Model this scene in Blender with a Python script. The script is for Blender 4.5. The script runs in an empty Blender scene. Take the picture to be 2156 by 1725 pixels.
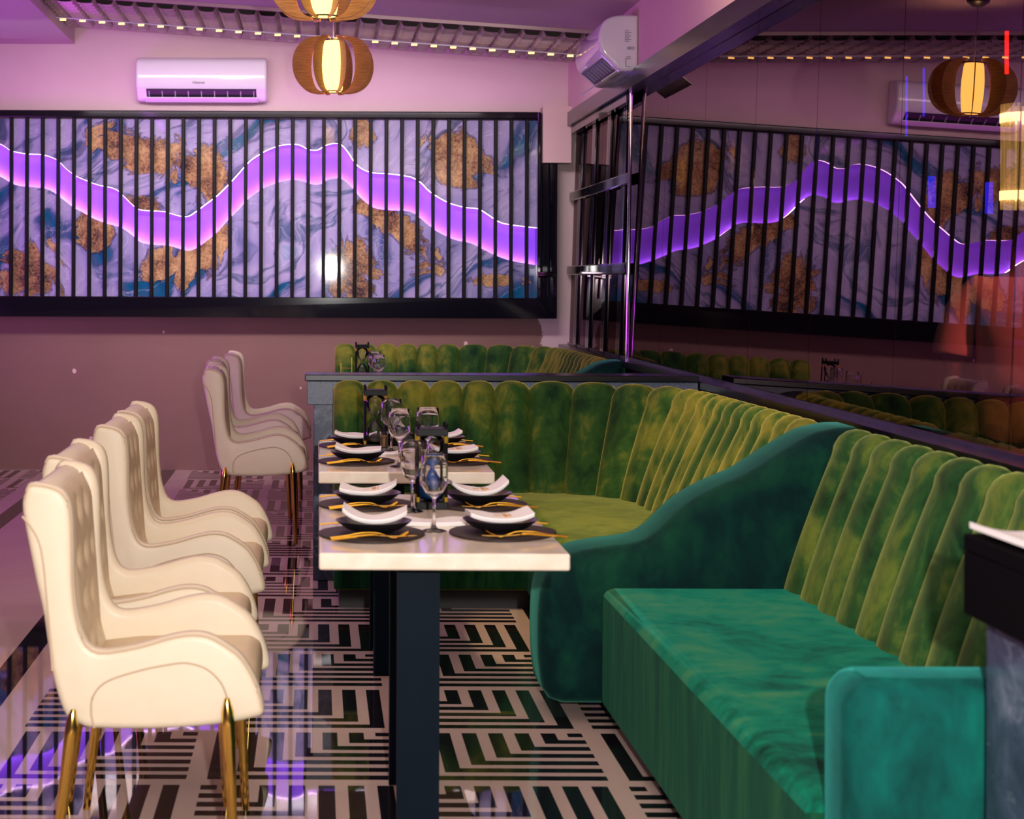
import bpy, bmesh, math, random
from mathutils import Vector, Matrix

PI = math.pi
sc = bpy.context.scene
COL = sc.collection
random.seed(7)


def lin(r, g, b):
    f = lambda c: (c / 255 / 12.92) if c / 255 <= 0.04045 else ((c / 255 + 0.055) / 1.055) ** 2.4
    return (f(r), f(g), f(b), 1.0)


# ---------------------------------------------------------------- camera (standing guest, level, shifted crop)
cam_d = bpy.data.cameras.new('camera')
cam = bpy.data.objects.new('camera', cam_d)
COL.objects.link(cam)
cam_d.sensor_width = 36.0
cam_d.lens = 3850 / 2156 * 36
cam_d.shift_x = 410 / 2156
cam_d.shift_y = -273.5 / 2156
cam_d.clip_start = 0.05
cam.location = (0, 0, 1.42)
cam.rotation_mode = 'XYZ'
cam.rotation_euler = (Matrix.Rotation(PI / 2, 4, 'X') @ Matrix.Rotation(0.004, 4, 'Z')).to_euler()
cam_d.dof.use_dof = True
cam_d.dof.focus_distance = 8.2
cam_d.dof.aperture_fstop = 6.0
sc.camera = cam

# ---------------------------------------------------------------- world, colour management
w = bpy.data.worlds.new('world')
sc.world = w
w.use_nodes = True
w.node_tree.nodes['Background'].inputs[0].default_value = (0.46, 0.20, 0.46, 1)
w.node_tree.nodes['Background'].inputs[1].default_value = 0.16
sc.view_settings.view_transform = 'Standard'
sc.view_settings.look = 'None'
sc.view_settings.gamma = 1.0
sc.view_settings.use_curve_mapping = False
sc.view_settings.exposure = 0.0
try:
    cy = sc.cycles
    cy.max_bounces = 10
    cy.diffuse_bounces = 3
    cy.glossy_bounces = 5
    cy.transmission_bounces = 10
    cy.transparent_max_bounces = 10
    cy.sample_clamp_indirect = 4.0
    cy.caustics_reflective = False
    cy.caustics_refractive = False
    cy.use_denoising = True
except Exception:
    pass


# ---------------------------------------------------------------- lights
def light(name, kind, loc, power, color, size=0.1, size_y=None, rot=None, spec=1.0):
    d = bpy.data.lights.new(name, kind)
    d.energy = power
    d.color = color[:3]
    if kind == 'AREA':
        d.shape = 'RECTANGLE'
        d.size = size
        d.size_y = size_y or size
    else:
        d.shadow_soft_size = size
    d.specular_factor = spec
    o = bpy.data.objects.new(name, d)
    COL.objects.link(o)
    o.location = loc
    if rot:
        o.rotation_euler = rot
    return o


# the photographer's flash, just above and right of the lens
light('camera_flash', 'POINT', (0.2, -0.05, 1.60), 740, (1.0, 0.965, 0.93), 0.025)
# unseen purple lights added to tint the ceiling, beam and right wall
light('purple_fill_strip', 'AREA', (-1.72, 9.4, 3.10), 12, (0.62, 0.10, 1.0), 0.08, 6.0, (0, math.radians(-100), 0), 0.2)
light('purple_fill_light', 'AREA', (-3.4, 10.6, 1.2), 60, (0.62, 0.08, 1.0), 0.8, 4.0, (0, math.radians(-125), 0), 0.0)
# unseen pink-white fills added to brighten the far wall and far end
light('far_wall_fill', 'AREA', (-0.4, 12.05, 2.90), 9, (1.0, 0.76, 0.86), 4.0, 0.15, (math.radians(48), 0, 0), 0.0)
light('far_end_fill', 'AREA', (-0.3, 11.15, 3.02), 30, (1.0, 0.86, 0.92), 3.4, 0.3, (math.radians(60), 0, 0)).data.spread = math.radians(84)
light('panel_top_strip_light', 'AREA', (-0.4, 13.42, 2.672), 1.8, (0.80, 0.06, 1.0), 4.0, 0.03, (math.radians(-177), 0, 0))
light('right_wall_fill', 'AREA', (1.15, 6.6, 2.96), 13, (1.0, 0.76, 0.56), 0.1, 3.4, (0, math.radians(-82), 0))  # added unseen fill that warms the upper right wall
light('sofa_corner_fill', 'SPOT', (0.7, 7.0, 2.95), 130, (1.0, 0.72, 0.30), 0.05, None, (Vector((1.45, 7.2, 0.8)) - Vector((0.7, 7.0, 2.95))).to_track_quat('-Z', 'Y').to_euler())  # added unseen spot that turns the sofa corner golden
light('warm_table_fill', 'AREA', (-0.4, 6.0, 3.00), 48, (1.0, 0.80, 0.66), 3.0, 5.2, (0, 0, 0), 0.3)  # added unseen fill over the near tables and floor


# ---------------------------------------------------------------- mesh helpers
def finish(name, bm, mat, parent=None, loc=None, smooth=True, angle=40, bevel=None, segs=3):
    bmesh.ops.recalc_face_normals(bm, faces=bm.faces[:])
    me = bpy.data.meshes.new(name)
    bm.to_mesh(me)
    bm.free()
    if smooth:
        for p in me.polygons:
            p.use_smooth = p.loop_total < 12
        try:
            me.set_sharp_from_angle(angle=math.radians(angle))
        except Exception:
            pass
    mats = mat if isinstance(mat, (list, tuple)) else [mat]
    for m in mats:
        me.materials.append(m)
    o = bpy.data.objects.new(name, me)
    COL.objects.link(o)
    if parent:
        o.parent = parent
    if loc:
        o.location = loc
    if bevel:
        b = o.modifiers.new('bevel', 'BEVEL')
        b.width = bevel
        b.segments = segs
        b.limit_method = 'ANGLE'
        b.angle_limit = math.radians(35)
    return o


def box(bm, x0, x1, y0, y1, z0, z1, mi=0):
    vs = [bm.verts.new(p) for p in ((x0, y0, z0), (x1, y0, z0), (x1, y1, z0), (x0, y1, z0),
                                    (x0, y0, z1), (x1, y0, z1), (x1, y1, z1), (x0, y1, z1))]
    for f in ((0, 3, 2, 1), (4, 5, 6, 7), (0, 1, 5, 4), (1, 2, 6, 5), (2, 3, 7, 6), (3, 0, 4, 7)):
        fc = bm.faces.new([vs[i] for i in f])
        fc.material_index = mi
    return bm


def BOX(*a):
    return box(bmesh.new(), *a)


def catmull(pts, n=6, closed=False):
    out = []
    P = [Vector(p) for p in pts]
    m = len(P)
    rng = m if closed else m - 1
    for i in range(rng):
        if closed:
            p0, p1, p2, p3 = P[(i - 1) % m], P[i], P[(i + 1) % m], P[(i + 2) % m]
        else:
            p0, p1, p2, p3 = P[max(i - 1, 0)], P[i], P[i + 1], P[min(i + 2, m - 1)]
        for k in range(n):
            t = k / n
            out.append(0.5 * ((2 * p1) + (p2 - p0) * t + (2 * p0 - 5 * p1 + 4 * p2 - p3) * t * t
                              + (3 * p1 - p0 - 3 * p2 + p3) * t ** 3))
    if not closed:
        out.append(P[-1])
    return out


def tube(bm, pts, radii, seg=10, cap=True, flat=None, mi=0):
    """sweep a circle (or an ellipse: flat=(a,b)) along pts"""
    P = [Vector(p) for p in pts]
    n = len(P)
    if not isinstance(radii, (list, tuple)):
        radii = [radii] * n
    rings = []
    up = Vector((0, 0, 1))
    for i in range(n):
        t = (P[min(i + 1, n - 1)] - P[max(i - 1, 0)])
        if t.length < 1e-9:
            t = Vector((0, 0, 1))
        t.normalize()
        ref = up if abs(t.dot(up)) < 0.95 else Vector((0, 1, 0))
        a = ref.cross(t).normalized()
        b = t.cross(a).normalized()
        ring = []
        fa, fb = flat if flat else (1, 1)
        for k in range(seg):
            an = 2 * PI * k / seg
            ring.append(bm.verts.new(P[i] + (a * math.cos(an) * fa + b * math.sin(an) * fb) * radii[i]))
        rings.append(ring)
    for i in range(n - 1):
        for k in range(seg):
            f = bm.faces.new((rings[i][k], rings[i][(k + 1) % seg], rings[i + 1][(k + 1) % seg], rings[i + 1][k]))
            f.material_index = mi
    if cap:
        for r in (rings[0], rings[-1]):
            f = bm.faces.new(r)
            f.material_index = mi
    return bm


def lathe(bm, prof, seg=24, cx=0, cy=0, mi=0, sy=1.0):
    """revolve (r, z) points round the vertical axis"""
    rings = []
    for r, z in prof:
        if r < 1e-5:
            rings.append([bm.verts.new((cx, cy, z))])
        else:
            rings.append([bm.verts.new((cx + r * math.cos(2 * PI * k / seg), cy + sy * r * math.sin(2 * PI * k / seg), z))
                          for k in range(seg)])
    for A, B in zip(rings, rings[1:]):
        if len(A) == 1 and len(B) == 1:
            continue
        for k in range(seg):
            j = (k + 1) % seg
            if len(A) == 1:
                f = bm.faces.new((A[0], B[j], B[k]))
            elif len(B) == 1:
                f = bm.faces.new((A[k], A[j], B[0]))
            else:
                f = bm.faces.new((A[k], A[j], B[j], B[k]))
            f.material_index = mi
    return bm


def offset_poly(pts, d):
    """move a closed 2-D outline inwards by d (outline counter-clockwise or clockwise)"""
    n = len(pts)
    area = sum(pts[i][0] * pts[(i + 1) % n][1] - pts[(i + 1) % n][0] * pts[i][1] for i in range(n))
    s = 1 if area > 0 else -1
    out = []
    for i in range(n):
        p0, p1, p2 = Vector(pts[i - 1][:2]), Vector(pts[i][:2]), Vector(pts[(i + 1) % n][:2])
        e1, e2 = (p1 - p0), (p2 - p1)
        e1 = e1.normalized() if e1.length > 1e-9 else Vector((1, 0))
        e2 = e2.normalized() if e2.length > 1e-9 else e1
        n1, n2 = Vector((-e1.y, e1.x)) * s, Vector((-e2.y, e2.x)) * s
        nn = n1 + n2
        nn = nn.normalized() if nn.length > 1e-6 else n1
        c = max(nn.dot(n1), 0.5)
        out.append(p1 + nn * (d / c))
    # where the outline turns tighter than d the moved points fold over: pull those runs straight
    ok = []
    segs = [(Vector(pts[k][:2]), Vector(pts[(k + 1) % n][:2])) for k in range(n)]
    for q in out:
        m = 1e9
        for a_, b_ in segs:
            ab = b_ - a_
            l2 = ab.length_squared
            f = 0.0 if l2 < 1e-14 else min(1.0, max(0.0, (q - a_).dot(ab) / l2))
            m = min(m, (a_ + ab * f - q).length)
        ok.append(m > abs(d) * 0.97 - 1e-6)
    if any(ok) and not all(ok):
        start = ok.index(True)
        i = start
        while i < start + n:
            if ok[(i + 1) % n]:
                i += 1
                continue
            j = i + 1
            while not ok[j % n]:
                j += 1
            A_, B_ = out[i % n], out[j % n]
            for k in range(i + 1, j):
                out[k % n] = A_.lerp(B_, (k - i) / (j - i))
            i = j
    return out


def puff(bm, outline, a0, a1, r, axis='Y', segs=4, r2=None, mi=0):
    """prism of a 2-D outline between a0 and a1 along axis, with rounded rims of radius r (r2 at the a1 end)"""
    r2 = r if r2 is None else r2
    rings = []
    st = []
    if r > 0:
        for k in range(segs + 1):
            th = PI / 2 * k / segs
            st.append((a0 + r * (1 - math.cos(th)), r * (1 - math.sin(th))))
    else:
        st.append((a0, 0))
    if r2 > 0:
        for k in range(segs + 1):
            th = PI / 2 * (1 - k / segs)
            st.append((a1 - r2 * (1 - math.cos(th)), r2 * (1 - math.sin(th))))
    else:
        st.append((a1, 0))
    for a, d in st:
        poly = offset_poly(outline, d) if d > 1e-6 else [Vector(p[:2]) for p in outline]
        ring = []
        for p in poly:
            co = {'Y': (p.x, a, p.y), 'Z': (p.x, p.y, a), 'X': (a, p.x, p.y)}[axis]
            ring.append(bm.verts.new(co))
        rings.append(ring)
    n = len(outline)
    for A, B in zip(rings, rings[1:]):
        for k in range(n):
            f = bm.faces.new((A[k], A[(k + 1) % n], B[(k + 1) % n], B[k]))
            f.material_index = mi
    for ring in (rings[0], rings[-1]):
        f = bm.faces.new(ring)
        f.material_index = mi
    return bm


def round_rect(x0, x1, y0, y1, r, n=5):
    out = []
    for cx, cy, a in ((x1 - r, y1 - r, 0), (x0 + r, y1 - r, 90), (x0 + r, y0 + r, 180), (x1 - r, y0 + r, 270)):
        for k in range(n + 1):
            t = math.radians(a + 90 * k / n)
            out.append((cx + r * math.cos(t), cy + r * math.sin(t)))
    return out


def grid(bm, nu, nv, fn, mi=0):
    V = [[bm.verts.new(fn(i / nu, j / nv)) for j in range(nv + 1)] for i in range(nu + 1)]
    for i in range(nu):
        for j in range(nv):
            f = bm.faces.new((V[i][j], V[i + 1][j], V[i + 1][j + 1], V[i][j + 1]))
            f.material_index = mi
    return V


def tag(o, label=None, cat=None, group=None, kind=None):
    if label:
        o['label'] = label
    if cat:
        o['category'] = cat
    if group:
        o['group'] = group
    if kind:
        o['kind'] = kind
    return o


def thing(name, label, cat, loc=(0, 0, 0), rz=0.0, group=None):
    o = bpy.data.objects.new(name, None)
    o.empty_display_size = 0.1
    COL.objects.link(o)
    o.location = loc
    o.rotation_euler = (0, 0, rz)
    return tag(o, label, cat, group)


def copy_tree(o, parent=None):
    c = o.copy()
    COL.objects.link(c)
    if parent:
        c.parent = parent
    for ch in list(o.children):
        copy_tree(ch, c)
    return c


def again(o, loc, rz=None, label=None, group=None):
    c = copy_tree(o)
    c.location = loc
    if rz is not None:
        c.rotation_euler = (0, 0, rz)
    return tag(c, label, None, group)


# ---------------------------------------------------------------- materials
class NT:
    def __init__(s, name):
        s.m = bpy.data.materials.new(name)
        s.m.use_nodes = True
        s.t = s.m.node_tree
        s.t.nodes.clear()
        s.out = s.n('ShaderNodeOutputMaterial')

    def n(s, typ, **kw):
        nd = s.t.nodes.new(typ)
        for k, v in kw.items():
            setattr(nd, k, v)
        return nd

    def put(s, sock, v):
        if hasattr(v, 'is_linked'):
            s.t.links.new(v, sock)
        else:
            if hasattr(sock.default_value, '__len__') and hasattr(v, '__len__') and len(v) == 4 and len(sock.default_value) == 3:
                v = v[:3]
            sock.default_value = v

    def math(s, op, a, b=0.0, c=0.0):
        nd = s.n('ShaderNodeMath', operation=op)
        for i, v in enumerate((a, b, c)):
            s.put(nd.inputs[i], v)
        return nd.outputs[0]

    def noise(s, vec, scale, detail=4, rough=0.5, dist=0.0):
        nd = s.n('ShaderNodeTexNoise')
        if vec is not None:
            s.put(nd.inputs['Vector'], vec)
        nd.inputs['Scale'].default_value = scale
        nd.inputs['Detail'].default_value = detail
        nd.inputs['Roughness'].default_value = rough
        nd.inputs['Distortion'].default_value = dist
        return nd

    def ramp(s, fac, stops, interp='LINEAR'):
        nd = s.n('ShaderNodeValToRGB')
        cr = nd.color_ramp
        cr.interpolation = interp
        while len(cr.elements) < len(stops):
            cr.elements.new(0.5)
        for e, (p, c) in zip(cr.elements, stops):
            e.position = p
            e.color = c
        s.put(nd.inputs[0], fac)
        return nd.outputs[0]

    def mix(s, fac, a, b, mode='MIX'):
        nd = s.n('ShaderNodeMix', data_type='RGBA', blend_type=mode)
        s.put(nd.inputs[0], fac)
        s.put(nd.inputs[6], a)
        s.put(nd.inputs[7], b)
        return nd.outputs[2]

    def coord(s, kind='Object'):
        return s.n('ShaderNodeTexCoord').outputs[kind]

    def mapping(s, vec, loc=(0, 0, 0), rot=(0, 0, 0), scale=(1, 1, 1)):
        nd = s.n('ShaderNodeMapping')
        s.put(nd.inputs[0], vec)
        nd.inputs[1].default_value = loc
        nd.inputs[2].default_value = rot
        nd.inputs[3].default_value = scale
        return nd.outputs[0]

    def principled(s, **kw):
        p = s.n('ShaderNodeBsdfPrincipled')
        for k, v in kw.items():
            s.put(p.inputs[k.replace('_', ' ')], v)
        s.t.links.new(p.outputs[0], s.out.inputs[0])
        return p

    def bump(s, height, strength=0.2, dist=0.01):
        b = s.n('ShaderNodeBump')
        s.put(b.inputs['Height'], height)
        b.inputs['Strength'].default_value = strength
        b.inputs['Distance'].default_value = dist
        return b.outputs[0]


def plain(name, col, rough=0.5, metal=0.0, spec=0.5, var=0.0, scale=8, coat=0.0, **kw):
    t = NT(name)
    c = col
    if var:
        nz = t.noise(t.coord(), scale, 5)
        c = t.mix(nz.outputs[0], tuple(v * (1 - var) for v in col[:3]) + (1,), tuple(min(1, v * (1 + var)) for v in col[:3]) + (1,))
    p = t.principled(Base_Color=c, Roughness=rough, Metallic=metal, **kw)
    p.inputs['Specular IOR Level'].default_value = spec
    p.inputs['Coat Weight'].default_value = coat
    p.inputs['Coat Roughness'].default_value = 0.04
    return t.m


def emit(name, col, strength):
    t = NT(name)
    e = t.n('ShaderNodeEmission')
    e.inputs[0].default_value = col
    e.inputs[1].default_value = strength
    t.t.links.new(e.outputs[0], t.out.inputs[0])
    return t.m


def velvet(name, dark, mid, light_, sc_=3.0, tint=(0.5, 0.7, 0.4, 1), sheen=0.7, zs=1.0):
    t = NT(name)
    co = t.coord()
    n1 = t.noise(t.mapping(co, scale=(1, 1, zs)), sc_, 6, 0.62, 0.8)
    n2 = t.noise(t.mapping(co, scale=(1.0, 1.0, 0.5 * zs)), sc_ * 5, 4, 0.6, 0.5)
    f = t.math('MULTIPLY_ADD', n2.outputs[0], 0.45, t.math('MULTIPLY', n1.outputs[0], 0.80))
    c = t.ramp(f, [(0.44, dark), (0.60, mid), (0.78, light_)])
    nap = t.noise(co, 260, 2)
    p = t.principled(Base_Color=c, Roughness=0.85, Normal=t.bump(nap.outputs[0], 0.15, 0.002))
    p.inputs['Specular IOR Level'].default_value = 0.15
    p.inputs['Sheen Weight'].default_value = sheen
    p.inputs['Sheen Roughness'].default_value = 0.35
    p.inputs['Sheen Tint'].default_value = tint
    return t.m


M = {}
M['leather'] = plain('cream_leather', lin(226, 212, 184), 0.42, 0, 0.4, 0.05, 14)
M['leather_inner'] = plain('beige_leather', lin(214, 192, 158), 0.45, 0, 0.4, 0.06, 14)
M['piping'] = plain('piping_leather', lin(196, 176, 148), 0.5)
M['gold'] = plain('polished_gold', (0.92, 0.62, 0.13, 1), 0.12, 1.0)
M['gold_satin'] = plain('gold_cutlery', (1.0, 0.60, 0.055, 1), 0.2, 1.0)
M['black_gloss'] = plain('black_lacquer', (0.004, 0.004, 0.007, 1), 0.07, 0, 0.5)
M['black_satin'] = plain('black_satin', (0.004, 0.0035, 0.005, 1), 0.45, 0, 0.15)
M['matte_black'] = plain('matte_black', (0.002, 0.0018, 0.0025, 1), 0.85, 0, 0.04)
M['black_stone'] = plain('polished_black_stone', (0.006, 0.005, 0.008, 1), 0.22, 0, 0.5)
M['steel_black'] = plain('black_powder_coated_steel', (0.002, 0.007, 0.014, 1), 0.5, 0, 0.07, 0.25, 6)
M['chrome'] = plain('chrome', (0.75, 0.75, 0.78, 1), 0.06, 1.0)
M['wall_white'] = plain('pink_white_paint', lin(222, 190, 186), 0.75, 0, 0.3, 0.03, 5)
M['ceiling'] = plain('ceiling_paint', lin(200, 180, 182), 0.8, 0, 0.2, 0.05, 3)
M['relief'] = plain('ceiling_relief_plaster', lin(176, 158, 148), 0.7, 0, 0.3)
M['ac_white'] = plain('gloss_white_plastic', lin(238, 234, 240), 0.14, 0, 0.5, coat=0.4)
M['dark_plastic'] = plain('dark_plastic', (0.03, 0.025, 0.04, 1), 0.4)
M['grey_plastic'] = plain('grey_plastic', (0.35, 0.33, 0.38, 1), 0.4)
M['olive'] = velvet('warm_lit_green_velvet', lin(8, 44, 24), lin(46, 82, 32), lin(124, 124, 44), 2.6, (0.85, 0.72, 0.16, 1), 0.8)  # olive cast of the warm lamplight is put into the colour
M['olive_seat'] = velvet('warm_lit_seat_velvet', lin(34, 64, 24), lin(70, 98, 32), lin(104, 122, 44), 2.4, (0.70, 0.64, 0.16, 1), 0.45)  # same warm-light cast in the colour, for the seat
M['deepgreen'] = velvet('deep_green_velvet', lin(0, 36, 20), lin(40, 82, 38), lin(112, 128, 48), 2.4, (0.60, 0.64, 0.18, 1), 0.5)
M['teal'] = velvet('cool_lit_green_velvet', lin(0, 44, 32), lin(0, 112, 84), lin(72, 128, 78), 2.2, (0.04, 0.70, 0.46, 1), 0.22)  # cool light on the bench is put into the green
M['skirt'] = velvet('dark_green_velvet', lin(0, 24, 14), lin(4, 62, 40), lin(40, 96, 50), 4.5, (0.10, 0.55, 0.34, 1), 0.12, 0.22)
M['teal_mid'] = velvet('cool_lit_teal_velvet', lin(0, 48, 46), lin(0, 80, 72), lin(0, 112, 92), 2.4, (0.06, 0.55, 0.48, 1), 0.5)  # cool-light cast in the colour of the bench arm
M['teal_dark'] = velvet('shaded_teal_velvet', lin(0, 22, 24), lin(0, 40, 38), lin(10, 66, 46), 2.2, (0.10, 0.50, 0.36, 1), 0.6)  # cool cast and the dark camera-facing arm side put into the colour
M['plinth'] = plain('black_plinth', (0.01, 0.01, 0.01, 1), 0.6)
M['slate'] = plain('dark_brown_slate', lin(44, 31, 28), 0.6, 0, 0.4, 0.2, 30)
M['plate'] = plain('black_stoneware', (0.012, 0.010, 0.012, 1), 0.25)
M['linen'] = plain('white_linen', lin(244, 240, 238), 0.85, 0, 0.2, 0.03, 40)
M['gold_print'] = plain('gold_print', lin(222, 170, 96), 0.5, 0.2)
M['grey_print'] = plain('grey_print', lin(176, 168, 172), 0.7)
M['sand_blue'] = plain('blue_sand', lin(0, 140, 250), 0.8)
M['sand_dark'] = plain('dark_sand', lin(60, 52, 40), 0.8)
M['brass'] = plain('brass_tip', lin(220, 190, 60), 0.3, 0.8)
M['wood'] = None
M['lamp_glow'] = emit('lamp_glow', (1.0, 0.50, 0.09, 1), 7.0)
M['led_warm'] = emit('warm_led', (1.0, 0.62, 0.14, 1), 5.0)
M['led_pale'] = emit('pink_white_led_bright', (1.0, 0.66, 1.0, 1), 42.0)
M['led_pink'] = emit('pink_white_led', (1.0, 0.60, 1.0, 1), 10.0)
M['neon_blue'] = emit('blue_neon', (0.03, 0.02, 1.0, 1), 4.0)
M['neon_red'] = emit('red_neon', (1.0, 0.01, 0.005, 1), 14.0)
M['sconce_glow'] = emit('sconce_glow', (1.0, 0.80, 0.30, 1), 12.0)

t = NT('wood_veneer')
co = t.coord()
nz = t.noise(t.mapping(co, scale=(4, 4, 60)), 3, 5, 0.6)
t.principled(Base_Color=t.ramp(nz.outputs[0], [(0.3, lin(150, 102, 54)), (0.7, lin(204, 150, 90))]), Roughness=0.5)
M['wood'] = t.m

t = NT('clear_glass')
g = t.principled(Base_Color=(0.97, 0.98, 1, 1), Roughness=0.0, IOR=1.45)
g.inputs['Transmission Weight'].default_value = 1.0
M['glass'] = t.m

t = NT('thin_blown_glass')
lw = t.n('ShaderNodeFresnel')
lw.inputs[0].default_value = 1.5
gl = t.n('ShaderNodeBsdfGlossy')
gl.inputs['Roughness'].default_value = 0.02
tr = t.n('ShaderNodeBsdfTransparent')
tr.inputs[0].default_value = (0.96, 0.97, 0.98, 1)
mx = t.n('ShaderNodeMixShader')
t.t.links.new(lw.outputs[0], mx.inputs[0])
t.t.links.new(tr.outputs[0], mx.inputs[1])
t.t.links.new(gl.outputs[0], mx.inputs[2])
t.t.links.new(mx.outputs[0], t.out.inputs[0])
M['thin_glass'] = t.m

# light tube of the wave: opal backing, glowing purple, washed by the hidden strips along both edges
t = NT('wave_backlight')
p = t.principled(Base_Color=(0.26, 0.08, 0.85, 1), Roughness=0.6)
p.inputs['Emission Color'].default_value = (0.22, 0.012, 0.95, 1)
p.inputs['Emission Strength'].default_value = 0.28
M['wave'] = t.m

# marble of the divider walls
t = NT('grey_blue_marble')
co = t.coord()
n1 = t.noise(co, 3.6, 8, 0.66, 1.0)
n2 = t.noise(co, 4.0, 5, 0.55, 1.0)
v = t.math('ABSOLUTE', t.math('SUBTRACT', n2.outputs[0], 0.5))
base = t.ramp(n1.outputs[0], [(0.3, lin(30, 36, 52)), (0.55, lin(66, 76, 100)), (0.75, lin(120, 128, 150))])
base = t.mix(t.ramp(v, [(0.0, (0.35, 0.35, 0.35, 1)), (0.010, (0, 0, 0, 1))]), base, lin(150, 160, 180))
t.principled(Base_Color=base, Roughness=0.22)
M['marble'] = t.m

t = NT('grey_granite')
n1 = t.noise(t.coord(), 90, 4, 0.7)
t.principled(Base_Color=t.ramp(n1.outputs[0], [(0.3, lin(56, 66, 88)), (0.7, lin(96, 108, 132))]), Roughness=0.35)
M['granite'] = t.m

# cream stone of the table tops
t = NT('cream_stone')
co = t.coord()
n1 = t.noise(t.mapping(co, scale=(1, 0.15, 1)), 14, 4, 0.5, 0.4)
t.principled(Base_Color=t.ramp(n1.outputs[0], [(0.3, lin(232, 214, 190)), (0.7, lin(244, 234, 216))]), Roughness=0.10)
M['table'] = t.m

# two-tone paint of the far wall
t = NT('two_tone_wall_paint')
co = t.coord()
sx = t.n('ShaderNodeSeparateXYZ')
t.t.links.new(co, sx.inputs[0])
rag = t.noise(co, 9, 6, 0.7)
rg = t.math('MULTIPLY_ADD', rag.outputs[0], 0.16, -0.08)
lowz = t.math('LESS_THAN', sx.outputs[2], 1.2)
lowx = t.math('LESS_THAN', t.math('ADD', sx.outputs[0], rg), 1.66)
brown = t.math('MULTIPLY', lowz, lowx)
blot = t.noise(co, 2.2, 5, 0.6)
cw = t.mix(blot.outputs[0], lin(208, 180, 182), lin(222, 196, 196))
cb = t.mix(blot.outputs[0], lin(124, 92, 84), lin(140, 104, 94))
vor = t.n('ShaderNodeTexVoronoi')
t.put(vor.inputs['Vector'], t.mapping(co, scale=(1, 1, 0.8)))
vor.inputs['Scale'].default_value = 5.5
wob = t.noise(co, 40, 3)
chip = t.math('LESS_THAN', t.math('MULTIPLY_ADD', wob.outputs[0], 0.05, vor.outputs['Distance']), 0.105)
cb = t.mix(chip, cb, lin(226, 190, 188))
t.principled(Base_Color=t.mix(brown, cw, cb), Roughness=0.7, Normal=t.bump(rag.outputs[0], 0.08, 0.01))
M['wall_back'] = t.m

# swirled agate print with gold dust, lacquered
t = NT('agate_lacquer')
co = t.coord()
wn = t.noise(co, 1.1, 3, 0.5)
vm = t.n('ShaderNodeVectorMath', operation='MULTIPLY_ADD')
t.put(vm.inputs[0], wn.outputs[1])
vm.inputs[1].default_value = (1.1, 0.0, 0.9)
t.put(vm.inputs[2], t.mapping(co, rot=(0, math.radians(35), 0)))
warped = vm.outputs[0]
swirl = t.noise(t.mapping(warped, scale=(0.8, 1, 2.2)), 1.25, 5, 0.5, 0.9)
col = t.ramp(swirl.outputs[0], [(0.27, lin(26, 36, 70)), (0.34, lin(18, 92, 132)), (0.39, lin(66, 84, 130)), (0.46, lin(150, 142, 190)),
                                (0.58, lin(172, 160, 200)), (0.62, lin(84, 98, 136)), (0.66, lin(176, 166, 206)), (0.74, lin(120, 150, 180))])
fine = t.noise(t.mapping(warped, scale=(0.8, 1, 2.6)), 3.2, 6, 0.6, 1.0)
col = t.mix(t.ramp(fine.outputs[0], [(0.36, (0.65, 0.65, 0.65, 1)), (0.43, (0, 0, 0, 1))]), col, lin(48, 58, 96))
col = t.mix(t.ramp(t.math('ABSOLUTE', t.math('SUBTRACT', fine.outputs[0], 0.55)), [(0.0, (0.5, 0.5, 0.5, 1)), (0.010, (0, 0, 0, 1))]), col, lin(206, 200, 228))
# gold-dust flows
acc = None
for (x, z, rx, rz, rot) in ((-1.28, 2.36, 0.46, 0.17, -14), (-2.12, 1.46, 0.24, 0.24, 0), (-1.62, 1.78, 0.16, 0.16, 20), (-0.95, 1.60, 0.40, 0.20, 40),
                            (-0.80, 2.20, 0.20, 0.22, 30), (0.24, 1.45, 0.20, 0.24, -20), (0.60, 1.80, 0.40, 0.13, -48), (1.05, 2.30, 0.26, 0.20, -50),
                            (-2.9, 2.2, 0.3, 0.3, 0), (1.3, 1.42, 0.22, 0.05, 0), (0.30, 2.50, 0.10, 0.12, 0), (-1.30, 1.95, 0.25, 0.12, -20)):
    mp = t.n('ShaderNodeMapping')
    mp.vector_type = 'TEXTURE'
    t.put(mp.inputs[0], co)
    mp.inputs[1].default_value = (x, 0, z)
    mp.inputs[2].default_value = (0, math.radians(-rot), 0)
    mp.inputs[3].default_value = (rx, 100, rz)
    ln = t.n('ShaderNodeVectorMath', operation='LENGTH')
    t.put(ln.inputs[0], mp.outputs[0])
    d = t.math('SUBTRACT', 1.0, ln.outputs['Value'])
    acc = d if acc is None else t.math('MAXIMUM', acc, d)
edge = t.noise(warped, 3.0, 7, 0.62, 1.2)
gm = t.math('ADD', acc, t.math('MULTIPLY_ADD', edge.outputs[0], 3.2, -1.75))
gmask = t.ramp(gm, [(0.0, (0, 0, 0, 1)), (0.03, (1, 1, 1, 1))])
rim = t.ramp(t.math('ABSOLUTE', t.math('ADD', gm, 0.03)), [(0.0, (1, 1, 1, 1)), (0.10, (0, 0, 0, 1))])
dust = t.noise(co, 70, 4, 0.8)
dust2 = t.noise(co, 6, 4, 0.6)
gold = t.ramp(t.math('MULTIPLY_ADD', dust2.outputs[0], 0.5, t.math('MULTIPLY', dust.outputs[0], 0.5)),
              [(0.38, lin(52, 38, 52)), (0.47, lin(142, 104, 78)), (0.60, lin(206, 166, 118))])
col = t.mix(t.math('MULTIPLY', rim, 0.75), col, lin(34, 34, 58))
col = t.mix(gmask, col, gold)
pp = t.principled(Base_Color=col, Roughness=0.035)
pp.inputs['Specular IOR Level'].default_value = 0.6
M['agate'] = t.m

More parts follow.
